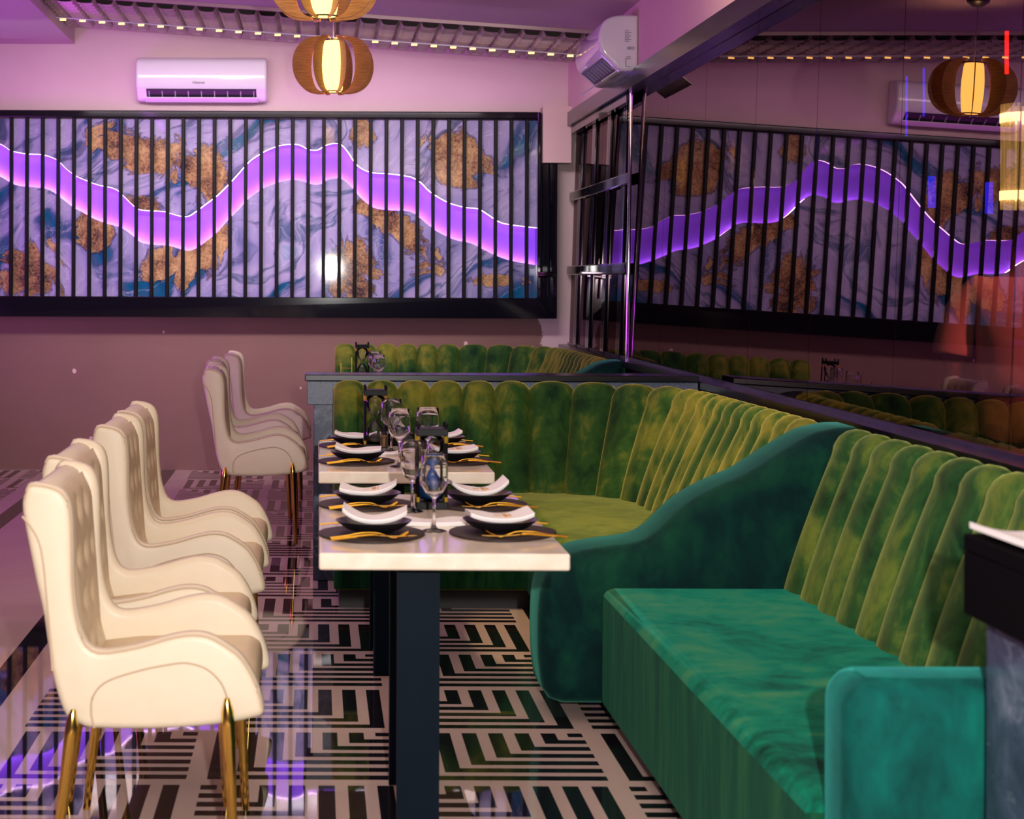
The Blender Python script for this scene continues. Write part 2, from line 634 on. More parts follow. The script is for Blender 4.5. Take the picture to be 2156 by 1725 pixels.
# smoked mirror: reflects a little, lets a little through
t = NT('smoked_mirror')
gl = t.n('ShaderNodeBsdfGlossy')
gl.inputs[0].default_value = (0.31, 0.23, 0.25, 1)
gl.inputs['Roughness'].default_value = 0.0
tr = t.n('ShaderNodeBsdfTransparent')
tr.inputs[0].default_value = (0.44, 0.36, 0.38, 1)
ad = t.n('ShaderNodeMixShader')
ad.inputs[0].default_value = 0.66
t.t.links.new(tr.outputs[0], ad.inputs[1])
t.t.links.new(gl.outputs[0], ad.inputs[2])
clear = t.n('ShaderNodeBsdfTransparent')
geo = t.n('ShaderNodeNewGeometry')
mx = t.n('ShaderNodeMixShader')
t.t.links.new(geo.outputs['Backfacing'], mx.inputs[0])
t.t.links.new(ad.outputs[0], mx.inputs[1])
t.t.links.new(clear.outputs[0], mx.inputs[2])
t.t.links.new(mx.outputs[0], t.out.inputs[0])
M['mirror'] = t.m

# polished floor tiles: nested corner bands, with a plain aisle between black and cream borders
t = NT('patterned_floor_tile')
sx = t.n('ShaderNodeSeparateXYZ')
t.t.links.new(t.coord(), sx.inputs[0])
X, Y = sx.outputs[0], sx.outputs[1]
S = 0.6
fx = t.math('FRACT', t.math('DIVIDE', t.math('ADD', X, 60 - 0.256), S))
yr = t.math('DIVIDE', t.math('ADD', Y, 60 - 5.155), S)
fy = t.math('FRACT', yr)
odd = t.math('GREATER_THAN', t.math('FRACT', t.math('MULTIPLY', t.math('FLOOR', yr), 0.5)), 0.25)
fxm = t.math('ADD', t.math('MULTIPLY', odd, t.math('SUBTRACT', 1.0, t.math('MULTIPLY', fx, 2.0))), fx)
fxs = t.math('MULTIPLY', fxm, 1.04)
fys = t.math('MULTIPLY', fy, 1.04)
mval = t.math('MINIMUM', fxs, fys)
band = t.math('GREATER_THAN', t.math('FRACT', t.math('MULTIPLY', mval, 7.0)), 0.44)
inside = t.math('LESS_THAN', t.math('MAXIMUM', fxs, fys), 1.0)
patt = t.math('MULTIPLY', band, inside)


def between(a, b):
    return t.math('MULTIPLY', t.math('GREATER_THAN', X, a), t.math('LESS_THAN', X, b))


strip_r = t.math('GREATER_THAN', X, -0.944)
strip_l = t.math('LESS_THAN', X, -2.02)
dark = t.math('MULTIPLY', patt, t.math('ADD', strip_r, strip_l))
dark = t.math('MAXIMUM', dark, t.math('MAXIMUM', between(-1.15, -1.045), between(-1.90, -1.79)))
nz = t.noise(t.coord(), 3.0, 5, 0.6)
cream = t.mix(nz.outputs[0], lin(205, 178, 166), lin(222, 198, 186))
black = t.mix(nz.outputs[0], (0.006, 0.005, 0.008, 1), (0.014, 0.012, 0.016, 1))
pf = t.principled(Base_Color=t.mix(dark, cream, black), Roughness=0.025)
pf.inputs['Specular IOR Level'].default_value = 0.55
M['floor'] = t.m
# ================================================================ THE ROOM
YB = 13.6          # far wall
XM = 1.86          # plane of the right wall


def ceil_z(x):
    return 3.04 + 0.0675 * (1.9 - x)


def struct(name, bm, mat, **kw):
    return tag(finish(name, bm, mat, **kw), kind='structure')


struct('floor', BOX(-6.0, 5.2, -3.0, YB + 0.2, -0.1, 0.0), M['floor'], smooth=False)
struct('wall_back', BOX(-6.0, 1.95, YB, YB + 0.15, 0.0, 3.7), M['wall_back'], smooth=False)
bm = bmesh.new()
vs = [bm.verts.new(p) for p in ((-6, -3, ceil_z(-6)), (1.95, -3, ceil_z(1.95)), (1.95, YB, ceil_z(1.95)), (-6, YB, ceil_z(-6)),
                                (-6, -3, ceil_z(-6) + .12), (1.95, -3, ceil_z(1.95) + .12), (1.95, YB, ceil_z(1.95) + .12), (-6, YB, ceil_z(-6) + .12))]
for f in ((0, 3, 2, 1), (4, 5, 6, 7), (0, 1, 5, 4), (1, 2, 6, 5), (2, 3, 7, 6), (3, 0, 4, 7)):
    bm.faces.new([vs[i] for i in f])
struct('ceiling', bm, M['ceiling'], smooth=False)
# right wall: pink upper band above the mirrors, dark dado below them
struct('wall_right', BOX(XM, XM + 0.14, -3.0, YB, 2.655, 3.2), M['wall_white'], smooth=False)
struct('wall_right_dado', BOX(1.84, 2.0, -3.0, YB, 0.0, 0.915), M['black_satin'], smooth=False)
# ledge under the mirrors
bm = BOX(1.795, 2.0, -3.0, YB, 0.915, 0.948)
box(bm, 1.862, 1.878, -3.0, YB, 0.948, 0.962)
struct('trim_1', bm, M['black_stone'], smooth=False)
# black bar over the mirrors
bm = BOX(XM - 0.03, 2.0, -3.0, YB, 2.555, 2.655)
struct('trim_2', bm, M['black_stone'], smooth=False)
# boxed-in duct at the top right of the far wall
struct('wall_back_boxing', BOX(1.652, XM, YB - 0.185, YB, 2.285, 2.70), M['wall_white'], smooth=False)
# dropped beam at the left
struct('ceiling_beam', BOX(-5.9, -1.81, 3.0, YB, 3.165, 3.8), M['ceiling'], smooth=False)
# dark hall behind the smoked mirrors
struct('wall_hall', BOX(5.0, 5.15, -3.0, YB + 0.2, 0.0, 3.4), M['black_satin'], smooth=False)
struct('wall_hall_end', BOX(2.0, 5.0, YB, YB + 0.15, 0.0, 3.4), M['black_satin'], smooth=False)
struct('ceiling_hall', BOX(2.0, 5.15, -3.0, YB + 0.2, 3.3, 3.4), M['black_satin'], smooth=False)

# moulded band across the ceiling: columns of overlapping scales
P_COL = 0.133
bm = bmesh.new()
NX = int((1.84 + 1.80) / P_COL)


def relief(u, v):
    x = -1.80 + u * 3.655
    y = 11.92 + v * 1.22
    cx = ((x / P_COL) % 1.0)
    e = min(cx, 1 - cx)
    face = 1.0 if e > 0.14 else e / 0.14
    row = (y - 11.92) / 0.122 + 0.55 * (2 * cx - 1) ** 2
    saw = 1 - (row % 1.0)
    h = 0.004 + face * (0.034 + 0.015 * saw)
    return (x, y, ceil_z(x) - h)


grid(bm, 27 * 14, 110, relief)
tag(finish('trim_3', bm, M['relief'], angle=60), kind='structure')
bm = bmesh.new()
vs = []
for x in (-1.80, 1.855):
    for y, dz in ((11.885, 0.0), (11.885, 0.022), (11.925, 0.022), (11.925, 0.0)):
        vs.append(bm.verts.new((x, y, ceil_z(x) - dz)))
for f in ((0, 1, 5, 4), (1, 2, 6, 5), (2, 3, 7, 6), (3, 0, 4, 7), (0, 3, 2, 1), (4, 5, 6, 7)):
    bm.faces.new([vs[i] for i in f])
struct('trim_4', bm, M['relief'], smooth=False)

# string of warm LEDs hanging below the moulded band
led = thing('led_string_light', 'string of small warm LEDs running across the moulded ceiling band', 'string light', (0, 12.46, 0))
bm = bmesh.new()
tube(bm, [(-1.79, 0, ceil_z(-1.79) - 0.088), (1.84, 0, ceil_z(1.84) - 0.088)], 0.005, 6)
finish('cable', bm, M['grey_plastic'], led)
led_me = None
for i in range(27):
    x = -1.74 + i * P_COL
    if led_me is None:
        bm = BOX(-0.020, 0.020, -0.006, 0.006, -0.005, 0.005)
        o = finish('led', bm, M['led_warm'], led, smooth=False)
        led_me = o.data
    else:
        o = bpy.data.objects.new('led', led_me)
        COL.objects.link(o)
        o.parent = led
    o.location = (x, 0, ceil_z(x) - 0.100)

# ================================================================ wall feature on the far wall
WAVE_UP = [(-3.2, 2.44), (-2.9, 2.50), (-2.6, 2.52), (-2.342, 2.412), (-2.264, 2.364), (-2.147, 2.341), (-2.03, 2.335), (-1.923, 2.297), (-1.854, 2.229), (-1.776, 2.175), (-1.698, 2.142), (-1.62, 2.113), (-1.523, 2.094), (-1.464, 2.065), (-1.406, 2.006), (-1.327, 1.938), (-1.249, 1.925), (-1.132, 1.919), (-1.054, 1.896), (-0.966, 1.881), (-0.898, 1.92), (-0.82, 1.979), (-0.742, 2.038), (-0.644, 2.136), (-0.566, 2.224), (-0.508, 2.289), (-0.449, 2.332), (-0.371, 2.377), (-0.274, 2.411), (-0.176, 2.421), (-0.117, 2.408), (-0.069, 2.382), (-0.0, 2.379), (0.048, 2.408), (0.117, 2.428), (0.175, 2.417), (0.224, 2.364), (0.283, 2.276), (0.351, 2.228), (0.429, 2.209), (0.527, 2.205), (0.644, 2.19), (0.702, 2.177), (0.761, 2.142), (0.819, 2.083), (0.878, 2.041), (0.975, 1.99), (1.093, 1.958), (1.19, 1.948), (1.268, 1.9), (1.346, 1.851), (1.424, 1.832), (1.616, 1.809)]
WAVE_LO = [(-3.2, 2.20), (-2.9, 2.27), (-2.6, 2.29), (-2.342, 2.172), (-2.264, 2.126), (-2.186, 2.101), (-2.05, 2.091), (-1.972, 2.072), (-1.903, 2.024), (-1.815, 1.956), (-1.737, 1.913), (-1.64, 1.859), (-1.523, 1.82), (-1.445, 1.797), (-1.367, 1.743), (-1.308, 1.694), (-1.23, 1.675), (-1.093, 1.666), (-1.015, 1.643), (-0.947, 1.631), (-0.879, 1.657), (-0.82, 1.702), (-0.742, 1.765), (-0.664, 1.853), (-0.586, 1.931), (-0.508, 2.016), (-0.43, 2.075), (-0.371, 2.108), (-0.274, 2.141), (-0.176, 2.157), (-0.098, 2.142), (-0.049, 2.125), (0.019, 2.125), (0.078, 2.159), (0.156, 2.169), (0.214, 2.14), (0.273, 2.077), (0.331, 2.013), (0.41, 1.955), (0.507, 1.936), (0.624, 1.932), (0.702, 1.917), (0.78, 1.859), (0.858, 1.795), (0.956, 1.742), (1.034, 1.713), (1.132, 1.694), (1.21, 1.656), (1.288, 1.617), (1.385, 1.578), (1.483, 1.555), (1.616, 1.534)]


def interp(tab, x):
    if x <= tab[0][0]:
        return tab[0][1]
    for (x0, z0), (x1, z1) in zip(tab, tab[1:]):
        if x <= x1:
            return z0 + (z1 - z0) * (x - x0) / (x1 - x0)
    return tab[-1][1]


UP = [(p.x, p.y) for p in catmull([(a, b, 0) for a, b in WAVE_UP], 3)]
LO = [(p.x, p.y) for p in catmull([(a, b, 0) for a, b in WAVE_LO], 3)]
pan = thing('wall_feature_panel', 'long black framed agate wall panel with a glowing purple wave behind black slats', 'wall panel', (0, YB, 0))
Z0, Z1, XL, XR = 1.291, 2.60, -3.2, 1.616


def sheet(bm, ztop, zbot):
    n = 300
    rows = []
    for i in range(n + 1):
        x = XL + (XR - XL) * i / n
        a, b = ztop(x), zbot(x)
        rows.append([bm.verts.new((x, y, z)) for y, z in ((-0.108, a), (-0.108, b), (-0.096, b), (-0.096, a))])
    for A, B in zip(rows, rows[1:]):
        for k in range(4):
            bm.faces.new((A[k], A[(k + 1) % 4], B[(k + 1) % 4], B[k]))
    bm.faces.new(rows[0])
    bm.faces.new(rows[-1])
    return bm


finish('agate_sheet', sheet(bmesh.new(), lambda x: Z1, lambda x: interp(UP, x)), M['agate'], pan, smooth=False)
finish('agate_sheet', sheet(bmesh.new(), lambda x: interp(LO, x), lambda x: Z0), M['agate'], pan, smooth=False)
bm = bmesh.new()
n = 240
rows = []
for i in range(n + 1):
    x = XL + (XR - XL) * i / n
    rows.append([bm.verts.new((x, y, z)) for y, z in ((-0.022, interp(UP, x) + 0.06), (-0.022, interp(LO, x) - 0.06), (-0.006, interp(LO, x) - 0.06), (-0.006, interp(UP, x) + 0.06))])
for A, B in zip(rows, rows[1:]):
    for k in range(4):
        bm.faces.new((A[k], A[(k + 1) % 4], B[(k + 1) % 4], B[k]))
bm.faces.new(rows[0])
bm.faces.new(rows[-1])
finish('light_wave', bm, M['wave'], pan)
for tab, dz, nm in ((LO, -0.014, 'lower'), (UP, 0.005, 'upper')):
    bm = bmesh.new()
    pts = [(XL + (XR - XL) * i / 300, -0.050 if nm == 'lower' else -0.080, interp(tab, XL + (XR - XL) * i / 300) + dz) for i in range(301)]
    tube(bm, pts, 0.007, 6)
    finish('led_strip', bm, M['led_pale' if nm == 'lower' else 'led_pink'], pan)
# frame
bm = bmesh.new()
box(bm, XL, 1.645, -0.155, -0.0, 2.606, 2.66)
finish('frame_rail', bm, M['black_gloss'], pan, bevel=0.008)
bm = bmesh.new()
puff(bm, [(XL, 1.141), (1.76, 1.141), (1.618, 1.291), (XL, 1.291)], -0.172, -0.0, 0.006, 'Y', 2)
finish('frame_rail', bm, M['black_gloss'], pan, smooth=False)
bm = bmesh.new()
puff(bm, [(1.762, 1.143), (1.762, 2.282), (1.640, 2.282), (1.640, 2.655), (1.616, 2.655), (1.616, 1.297)], -0.172, -0.0, 0.006, 'Y', 2)
finish('frame_stile', bm, M['black_gloss'], pan, smooth=False)
bm = bmesh.new()
for xx in (1.645, 1.70, 1.752):
    tube(bm, [(xx, -0.170, 1.30), (xx, -0.170, 2.275)], 0.010, 8)
finish('stile_beading', bm, M['black_gloss'], pan)
bm = bmesh.new()
for zz in (1.455, 1.47):
    tube(bm, [(1.62, -0.174, zz), (1.76, -0.174, zz + 0.004)], 0.014, 8)
finish('stile_clip', bm, M['chrome'], pan)
slat_me = None
for i in range(-8, 34):
    x = -2.255 + 0.115 * i
    if slat_me is None:
        bm = BOX(-0.0135, 0.0135, -0.150, -0.114, 1.288, 2.610)
        o = finish('slat', bm, M['black_satin'], pan, bevel=0.005, segs=2)
        slat_me = o.data
        first = o
    else:
        o = first.copy()
        COL.objects.link(o)
    o.location = (x, 0, 0)

# ================================================================ smoked mirrors on the right
LEAN = 0.031
seams = [2.95, 3.95, 4.95, 5.96, 6.98, 7.97, 9.02, 10.02, 10.98, 12.3, 13.58]
names = {2.95: 'smoked wall mirror behind the near divider', 3.95: 'smoked wall mirror behind the front of the teal bench, showing a glass wall light',
         4.95: 'smoked wall mirror above the far half of the teal bench', 5.96: 'smoked wall mirror above the scrolled sofa arm',
         6.98: 'smoked wall mirror beside the front table with the hourglass of blue sand', 7.97: 'smoked wall mirror beside the channelled sofa corner',
         9.02: 'smoked wall mirror just beyond the sofa divider', 10.02: 'smoked wall mirror just before the chrome post',
         10.98: 'smoked mirror behind the near part of the black lattice', 12.3: 'smoked mirror behind the far end of the black lattice'}
for a, b in zip(seams, seams[1:]):
    bm = bmesh.new()
    vs = []
    for y in (a + 0.0022, b - 0.0022):
        for x, z in ((1.872, 0.963), (1.872 + LEAN * 1.59, 2.553), (1.878 + LEAN * 1.59, 2.553), (1.878, 0.963)):
            vs.append(bm.verts.new((x, y, z)))
    for f in ((0, 1, 5, 4), (1, 2, 6, 5), (2, 3, 7, 6), (3, 0, 4, 7), (0, 3, 2, 1), (4, 5, 6, 7)):
        bm.faces.new([vs[i] for i in f])
    tag(finish('wall_mirror', bm, M['mirror'], smooth=False), names[a], 'mirror', 'smoked mirror panels on the right wall')
# chrome post and black lattice near the far corner
bm = bmesh.new()
tube(bm, [(1.862, 10.98, 0.948), (1.862 + LEAN * 0.6, 10.98, 2.56)], 0.012, 14)
for z in (2.38, 2.40, 2.42):
    tube(bm, [(1.8765, 10.98, z), (1.8765, 10.98, z + 0.01)], 0.015, 14)
tag(finish('chrome_post', bm, M['chrome']), 'slim chrome post standing on the mirror ledge beside the black lattice', 'post')
lat = thing('mirror_lattice', 'black glossy bar lattice over the mirror in the far right corner', 'lattice', (1.868, 12.3, 0.95))
for y in (-0.98, -0.36, 0.30, 0.90):
    bm = bmesh.new()
    for dy in (-0.036, 0.036):
        vs = [bm.verts.new((x + 0.031 * z, y + dy + e, z)) for z in (0.0, 1.55) for x, e in ((-0.012, -0.034), (0.003, -0.034), (0.003, 0.034), (-0.012, 0.034))]
        for f in ((0, 1, 2, 3), (4, 5, 6, 7), (0, 1, 5, 4), (1, 2, 6, 5), (2, 3, 7, 6), (3, 0, 4, 7)):
            bm.faces.new([vs[i] for i in f])
    finish('upright_bar', bm, M['black_gloss'], lat, bevel=0.004, segs=2)
for z in (0.545, 1.09):
    bm = BOX(-0.034 + z * 0.031, -0.008 + z * 0.031, -1.28, 1.27, z - 0.035, z + 0.035)
    finish('cross_bar', bm, M['black_gloss'], lat, bevel=0.008)
bm = BOX(-0.010, 0.03, -1.28, 1.27, 1.55, 1.60)
finish('top_bar', bm, M['black_gloss'], lat)


# ================================================================ air conditioners
def ac_profile():
    # (depth from wall, height): seen from its right-hand end
    return [(0.0, 0.0), (0.10, -0.004), (0.165, 0.05), (0.215, 0.10), (0.232, 0.16), (0.225, 0.23), (0.195, 0.29), (0.13, 0.318), (0.04, 0.322), (0.0, 0.32)]


def make_ac(label, loc, rz, W, opened):
    a = thing('air_conditioner', label, 'air conditioner', loc, rz, 'wall air conditioners')
    prof = catmull([(d, z, 0) for d, z in ac_profile()[:-1]], 4)
    out = [(-p.x, p.y) for p in prof] + [(0.0, 0.32)]
    bm = bmesh.new()
    puff(bm, out, -W / 2, W / 2, 0.022, 'X', 4)
    finish('housing', bm, M['ac_white'], a)
    # air outlet in the sloping underside
    def on(f, off):   # point along the outlet slope
        return (-(0.112 + 0.085 * f) - off * 0.64, 0.012 + 0.072 * f - off * 0.76)
    bm = bmesh.new()
    quad = [on(0.0, 0.010), on(1.0, 0.010), on(1.0, -0.01), on(0.0, -0.01)]
    puff(bm, quad, -W * 0.42, W * 0.42, 0, 'X')
    finish('outlet', bm, M['dark_plastic'], a, smooth=False)
    for i in range(9):
        bm = bmesh.new()
        x = -W * 0.40 + i * W * 0.80 / 8
        q = [on(0.15, 0.014), on(0.85, 0.014), on(0.85, 0.009), on(0.15, 0.009)]
        puff(bm, q, x - 0.004, x + 0.004, 0, 'X')
        finish('vane', bm, M['grey_plastic'], a, smooth=False)
    bm = bmesh.new()
    if opened:
        p, q = on(0.0, 0.012), (-0.205, -0.055)
    else:
        p, q = on(-0.12, 0.012), on(0.42, 0.026)
    d = Vector((q[0] - p[0], q[1] - p[1])).normalized()
    nrm = Vector((-d.y, d.x)) * 0.006
    puff(bm, [(p[0], p[1]), (q[0], q[1]), (q[0] + nrm.x, q[1] + nrm.y), (p[0] + nrm.x, p[1] + nrm.y)], -W * 0.43, W * 0.43, 0, 'X')
    finish('flap', bm, M['ac_white'], a, smooth=False)
    return a


ac1 = make_ac('white air conditioner on the far wall above the slatted panel', (-0.856, YB, 2.735), 0, 0.96, False)
ac2 = make_ac('white air conditioner seen end-on, high on the right wall above the mirrors', (XM, 11.10, 2.645), -PI / 2, 0.96, True)


def word(txt, size, mat, parent, loc, rot, shear=0.0, sx=1.0):
    c = bpy.data.curves.new('lettering', 'FONT')
    c.body = txt
    c.size = size
    c.shear = shear
    c.extrude = 0.0008
    c.align_x = 'CENTER'
    c.materials.append(mat)
    tmp = bpy.data.objects.new('lettering', c)
    COL.objects.link(tmp)
    dg = bpy.context.evaluated_depsgraph_get()
    me = bpy.data.meshes.new_from_object(tmp.evaluated_get(dg))
    bpy.data.objects.remove(tmp)
    o = bpy.data.objects.new('lettering', me)
    COL.objects.link(o)
    o.parent = parent
    o.location = loc
    o.rotation_euler = rot
    o.scale = (sx, 1, 1)
    if not me.materials:
        me.materials.append(mat)
    return o


word('Hisense', 0.028, M['dark_plastic'], ac1, (-0.02, -0.232, 0.115), (PI / 2, 0, 0), 0.35)
word('ISEO', 0.022, M['dark_plastic'], ac2, (0.483, -0.045, 0.120), (PI / 2, 0, PI / 2))
bm = bmesh.new()
for i in range(7):
    box(bm, 0.4805, 0.4825, -0.080, -0.055 + 0.012 * (i % 2), 0.165 + i * 0.010, 0.170 + i * 0.010)
finish('rating_label', bm, M['grey_plastic'], ac2, smooth=False)
bm = bmesh.new()
for q in ((-0.075, -0.072, 0.02, 0.065), (-0.075, -0.045, 0.018, 0.021), (-0.075, -0.045, 0.064, 0.067), (-0.070, -0.045, 0.075, 0.078)):
    box(bm, 0.4805, 0.482, q[0], q[1], q[2], q[3])
finish('knockout_outline', bm, M['dark_plastic'], ac2, smooth=False)


# ================================================================ pendant lamps
def make_lamp(label, loc):
    L = thing('pendant_lamp', label, 'pendant lamp', loc, 0, 'wooden fin pendant lamps over the aisle')
    # opal inner shade
    bm = bmesh.new()
    prof = [(0.0, -0.150), (0.050, -0.150), (0.056, -0.12), (0.063, -0.04), (0.064, 0.0), (0.063, 0.04), (0.057, 0.115), (0.052, 0.138), (0.050, 0.138), (0.055, 0.115), (0.060, 0.0), (0.050, -0.14), (0.0, -0.14)]
    lathe(bm, prof, 28)
    finish('inner_shade', bm, M['lamp_glow'], L)
    for z in (-0.152, 0.142):
        bm = bmesh.new()
        tube(bm, [(0.062 * math.cos(a), 0.062 * math.sin(a), z) for a in [2 * PI * k / 32 for k in range(33)]], 0.0035, 6)
        finish('ring', bm, M['dark_plastic'], L)
    N = 8
    fin = None
    for i in range(N):
        if fin is None:
            bm = bmesh.new()
            out, inn = [], []
            for k in range(25):
                a = -PI / 2 + PI * k / 24
                z = 0.165 * math.sin(a)
                out.append((0.055 + 0.190 * math.cos(a) ** 0.75 if math.cos(a) > 1e-6 else 0.055, z))
                inn.append((0.053 + 0.088 * max(0.0, math.cos(a)) ** 0.8, z * 0.93))
            ol = out + inn[::-1]
            puff(bm, ol, -0.0016, 0.0016, 0, 'Y')
            fin = finish('wood_fin', bm, M['wood'], L, smooth=False)
            o = fin
        else:
            o = fin.copy()
            COL.objects.link(o)
        o.rotation_euler = (0, 0, 2 * PI * i / N + 0.30)
    top = ceil_z(loc[0]) - loc[2]
    bm = bmesh.new()
    tube(bm, [(0, 0, 0.138), (0, 0, top - 0.02)], 0.003, 6)
    finish('cord', bm, M['grey_plastic'], L)
    bm = bmesh.new()
    lathe(bm, [(0.0, top - 0.045), (0.03, top - 0.045), (0.062, top - 0.02), (0.066, top), (0.0, top)], 24)
    finish('ceiling_rose', bm, M['dark_plastic'], L)
    light('lamp_bulb', 'POINT', (loc[0], loc[1], loc[2] + 0.07), 16, (1.0, 0.62, 0.28), 0.03)
    return L


make_lamp('wooden fin pendant lamp hanging low, seen whole beside the air conditioner', (0.087, 10.5, 2.652))
make_lamp('nearer wooden fin pendant lamp, cut off by the top of the picture', (0.024, 7.67, 2.675))
# ================================================================ SOFAS
def arc(cx, cy, r, a0, a1, n):
    return [(cx + r * math.cos(math.radians(a0 + (a1 - a0) * k / n)), cy + r * math.sin(math.radians(a0 + (a1 - a0) * k / n))) for k in range(n + 1)]


def path_sampler(pts):
    P = [Vector(p) for p in pts]
    L = [0.0]
    for a, b in zip(P, P[1:]):
        L.append(L[-1] + (b - a).length)

    def at(s):
        s = min(max(s, 0.0), L[-1])
        for i in range(len(P) - 1):
            if s <= L[i + 1] or i == len(P) - 2:
                f = (s - L[i]) / max(L[i + 1] - L[i], 1e-9)
                return P[i].lerp(P[i + 1], f)
    return at, L[-1]


def channel_back(pts, nch, z0, z1, lean, thick, bulge, mat, name, parent, hang=0.0):
    """upright tufted channels following a plan path; outward is to the left of travel"""
    at, LL = path_sampler(pts)
    MS = 8

    def frame(s):
        p = at(s)
        d = (at(min(s + 0.04, LL)) - at(max(s - 0.04, 0.0))).normalized()
        return p, Vector((-d.y, d.x))
    bm = bmesh.new()
    rows = []
    for i in range(nch * MS + 1):
        tc = (i % MS) / MS
        if i == nch * MS:
            tc = 0.0
        s = LL * i / (nch * MS)
        p, nrm = frame(s)
        h = math.sqrt(max(0.0, 1 - (2 * tc - 1) ** 2)) if tc > 0 else 0.0
        bg = bulge(s / LL) if callable(bulge) else bulge
        ln = lean(s / LL) if callable(lean) else lean
        zt = z1 - 0.038 * (1 - h)
        prof = []
        for k in range(9):                       # front face
            f = k / 8
            z = z0 + (zt - 0.075 - z0) * f
            bel = 0.35 + 0.65 * math.sin(PI * min(1, 0.15 + f * 0.85))
            prof.append((ln * f ** 1.15 - bg * h * (0.75 + 0.25 * bel), z))
        e = prof[-1][0]
        bk = ln + thick
        for k in range(1, 8):                    # rolled top
            a = PI * (1 - k / 8)
            c, r = (e + bk) / 2, (bk - e) / 2
            prof.append((c + r * math.cos(a), zt - 0.075 + 0.075 * math.sin(a)))
        prof.append((bk, zt - 0.075))
        prof.append((bk, z0))
        rows.append([bm.verts.new((p.x + nrm.x * o, p.y + nrm.y * o, z)) for o, z in prof])
    for A, B in zip(rows, rows[1:]):
        m = len(A)
        for k in range(m):
            bm.faces.new((A[k], A[(k + 1) % m], B[(k + 1) % m], B[k]))
    bm.faces.new(rows[0])
    bm.faces.new(rows[-1])
    return finish(name, bm, mat, parent, angle=75)


# ---- channelled corner sofa against the divider (local = world position of the nearer one)
BACK = [(0.077, 8.33)] + [(0.95, 8.33)] + arc(0.95, 7.88, 0.45, 88, 2, 16) + [(1.40, 7.88), (1.43, 6.16)]


def make_booth(label, loc):
    b = thing('corner_sofa', label, 'sofa', loc, 0, 'channelled corner sofas')
    # travel from the divider end round to the arm
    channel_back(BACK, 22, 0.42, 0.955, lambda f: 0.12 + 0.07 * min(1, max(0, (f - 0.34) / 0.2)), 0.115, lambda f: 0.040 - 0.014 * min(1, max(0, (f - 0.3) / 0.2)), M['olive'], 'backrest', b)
    inner = [(0.90, 7.86), (0.90, 6.17)]
    outl = [(0.077, 7.86)] + inner + [(1.47, 6.17), (1.44, 7.88)] + arc(0.95, 7.88, 0.49, 2, 88, 14) + [(0.95, 8.37), (0.077, 8.37)]
    bm = bmesh.new()
    puff(bm, outl, 0.085, 0.455, 0.012, 'Z', 4, r2=0.035)
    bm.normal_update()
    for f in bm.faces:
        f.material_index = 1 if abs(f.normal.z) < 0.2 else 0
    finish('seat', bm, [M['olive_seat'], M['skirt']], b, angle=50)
    bm = bmesh.new()
    puff(bm, [(0.10, 7.92), (0.96, 7.92), (0.96, 6.17), (1.70, 6.17), (1.70, 8.52), (0.10, 8.52)], 0.0, 0.09, 0, 'Z')
    finish('plinth', bm, M['plinth'], b, smooth=False)
    # carcass behind the channels
    bm = bmesh.new()
    puff(bm, [(0.085, 8.40), (0.95, 8.40)] + arc(0.95, 7.88, 0.52, 88, 2, 12) + [(1.52, 7.88), (1.54, 6.17), (1.70, 6.17), (1.70, 8.55), (0.085, 8.55)], 0.09, 0.60, 0, 'Z')
    finish('back_frame', bm, M['plinth'], b, smooth=False)
    # scrolled end arm, sweeping down from the back to the front
    up = [(1.75, 0.948), (1.70, 0.947), (1.657, 0.939), (1.60, 0.922), (1.489, 0.856), (1.395, 0.796), (1.283, 0.746), (1.20, 0.696), (1.144, 0.646), (1.10, 0.603),
          (1.04, 0.572), (0.928, 0.556), (0.836, 0.536), (0.770, 0.496), (0.732, 0.43), (0.720, 0.34), (0.720, 0.2), (0.732, 0.10)]
    cur = [(p.x, p.y) for p in catmull([(x, z, 0) for x, z in up], 3)]
    outl = cur + [(0.755, 0.065), (0.80, 0.05), (1.76, 0.05), (1.765, 0.90)]
    bm = bmesh.new()
    puff(bm, outl, 5.865, 6.235, 0.085, 'Y', 6)
    finish('scroll_arm', bm, M['teal_dark'], b, angle=60)
    return b


booth = make_booth('green channelled corner sofa with a scrolled arm in front of the marble divider', (0, 0, 0))
again(booth, (0.055, 4.87, 0), None, 'dark green channelled corner sofa beyond the divider, against the far wall')

# ---- teal bench along the mirror wall
bs = thing('bench_sofa', 'teal green velvet bench sofa along the mirror wall nearest the camera', 'sofa', (0, 0, 0))
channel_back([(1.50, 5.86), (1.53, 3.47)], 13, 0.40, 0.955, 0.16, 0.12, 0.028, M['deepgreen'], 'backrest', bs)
bm = bmesh.new()
puff(bm, [(0.925, 3.46), (1.56, 3.46), (1.55, 5.84), (0.915, 5.84)], 0.06, 0.445, 0.02, 'Z', 5, r2=0.045)
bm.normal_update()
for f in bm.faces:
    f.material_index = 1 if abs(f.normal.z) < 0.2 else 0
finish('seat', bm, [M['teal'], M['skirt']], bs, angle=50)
bm = bmesh.new()
puff(bm, [(1.60, 3.30), (1.775, 3.30), (1.775, 5.86), (1.60, 5.86)], 0.0, 0.60, 0, 'Z')
finish('back_frame', bm, M['plinth'], bs, smooth=False)
bm = bmesh.new()
puff(bm, [(0.99, 3.30), (1.60, 3.30), (1.60, 5.82), (0.99, 5.82)], 0.0, 0.07, 0, 'Z')
finish('plinth', bm, M['plinth'], bs, smooth=False)
bm = bmesh.new()
ol = [(0.955, 0.05)] + [(1.76, 0.05), (1.76, 0.70)] + [(1.00, 0.70)] + arc(1.015, 0.64, 0.06, 100, 180, 6)
puff(bm, ol, 3.275, 3.475, 0.055, 'Y', 6)
finish('arm', bm, M['teal_mid'], bs, angle=60)


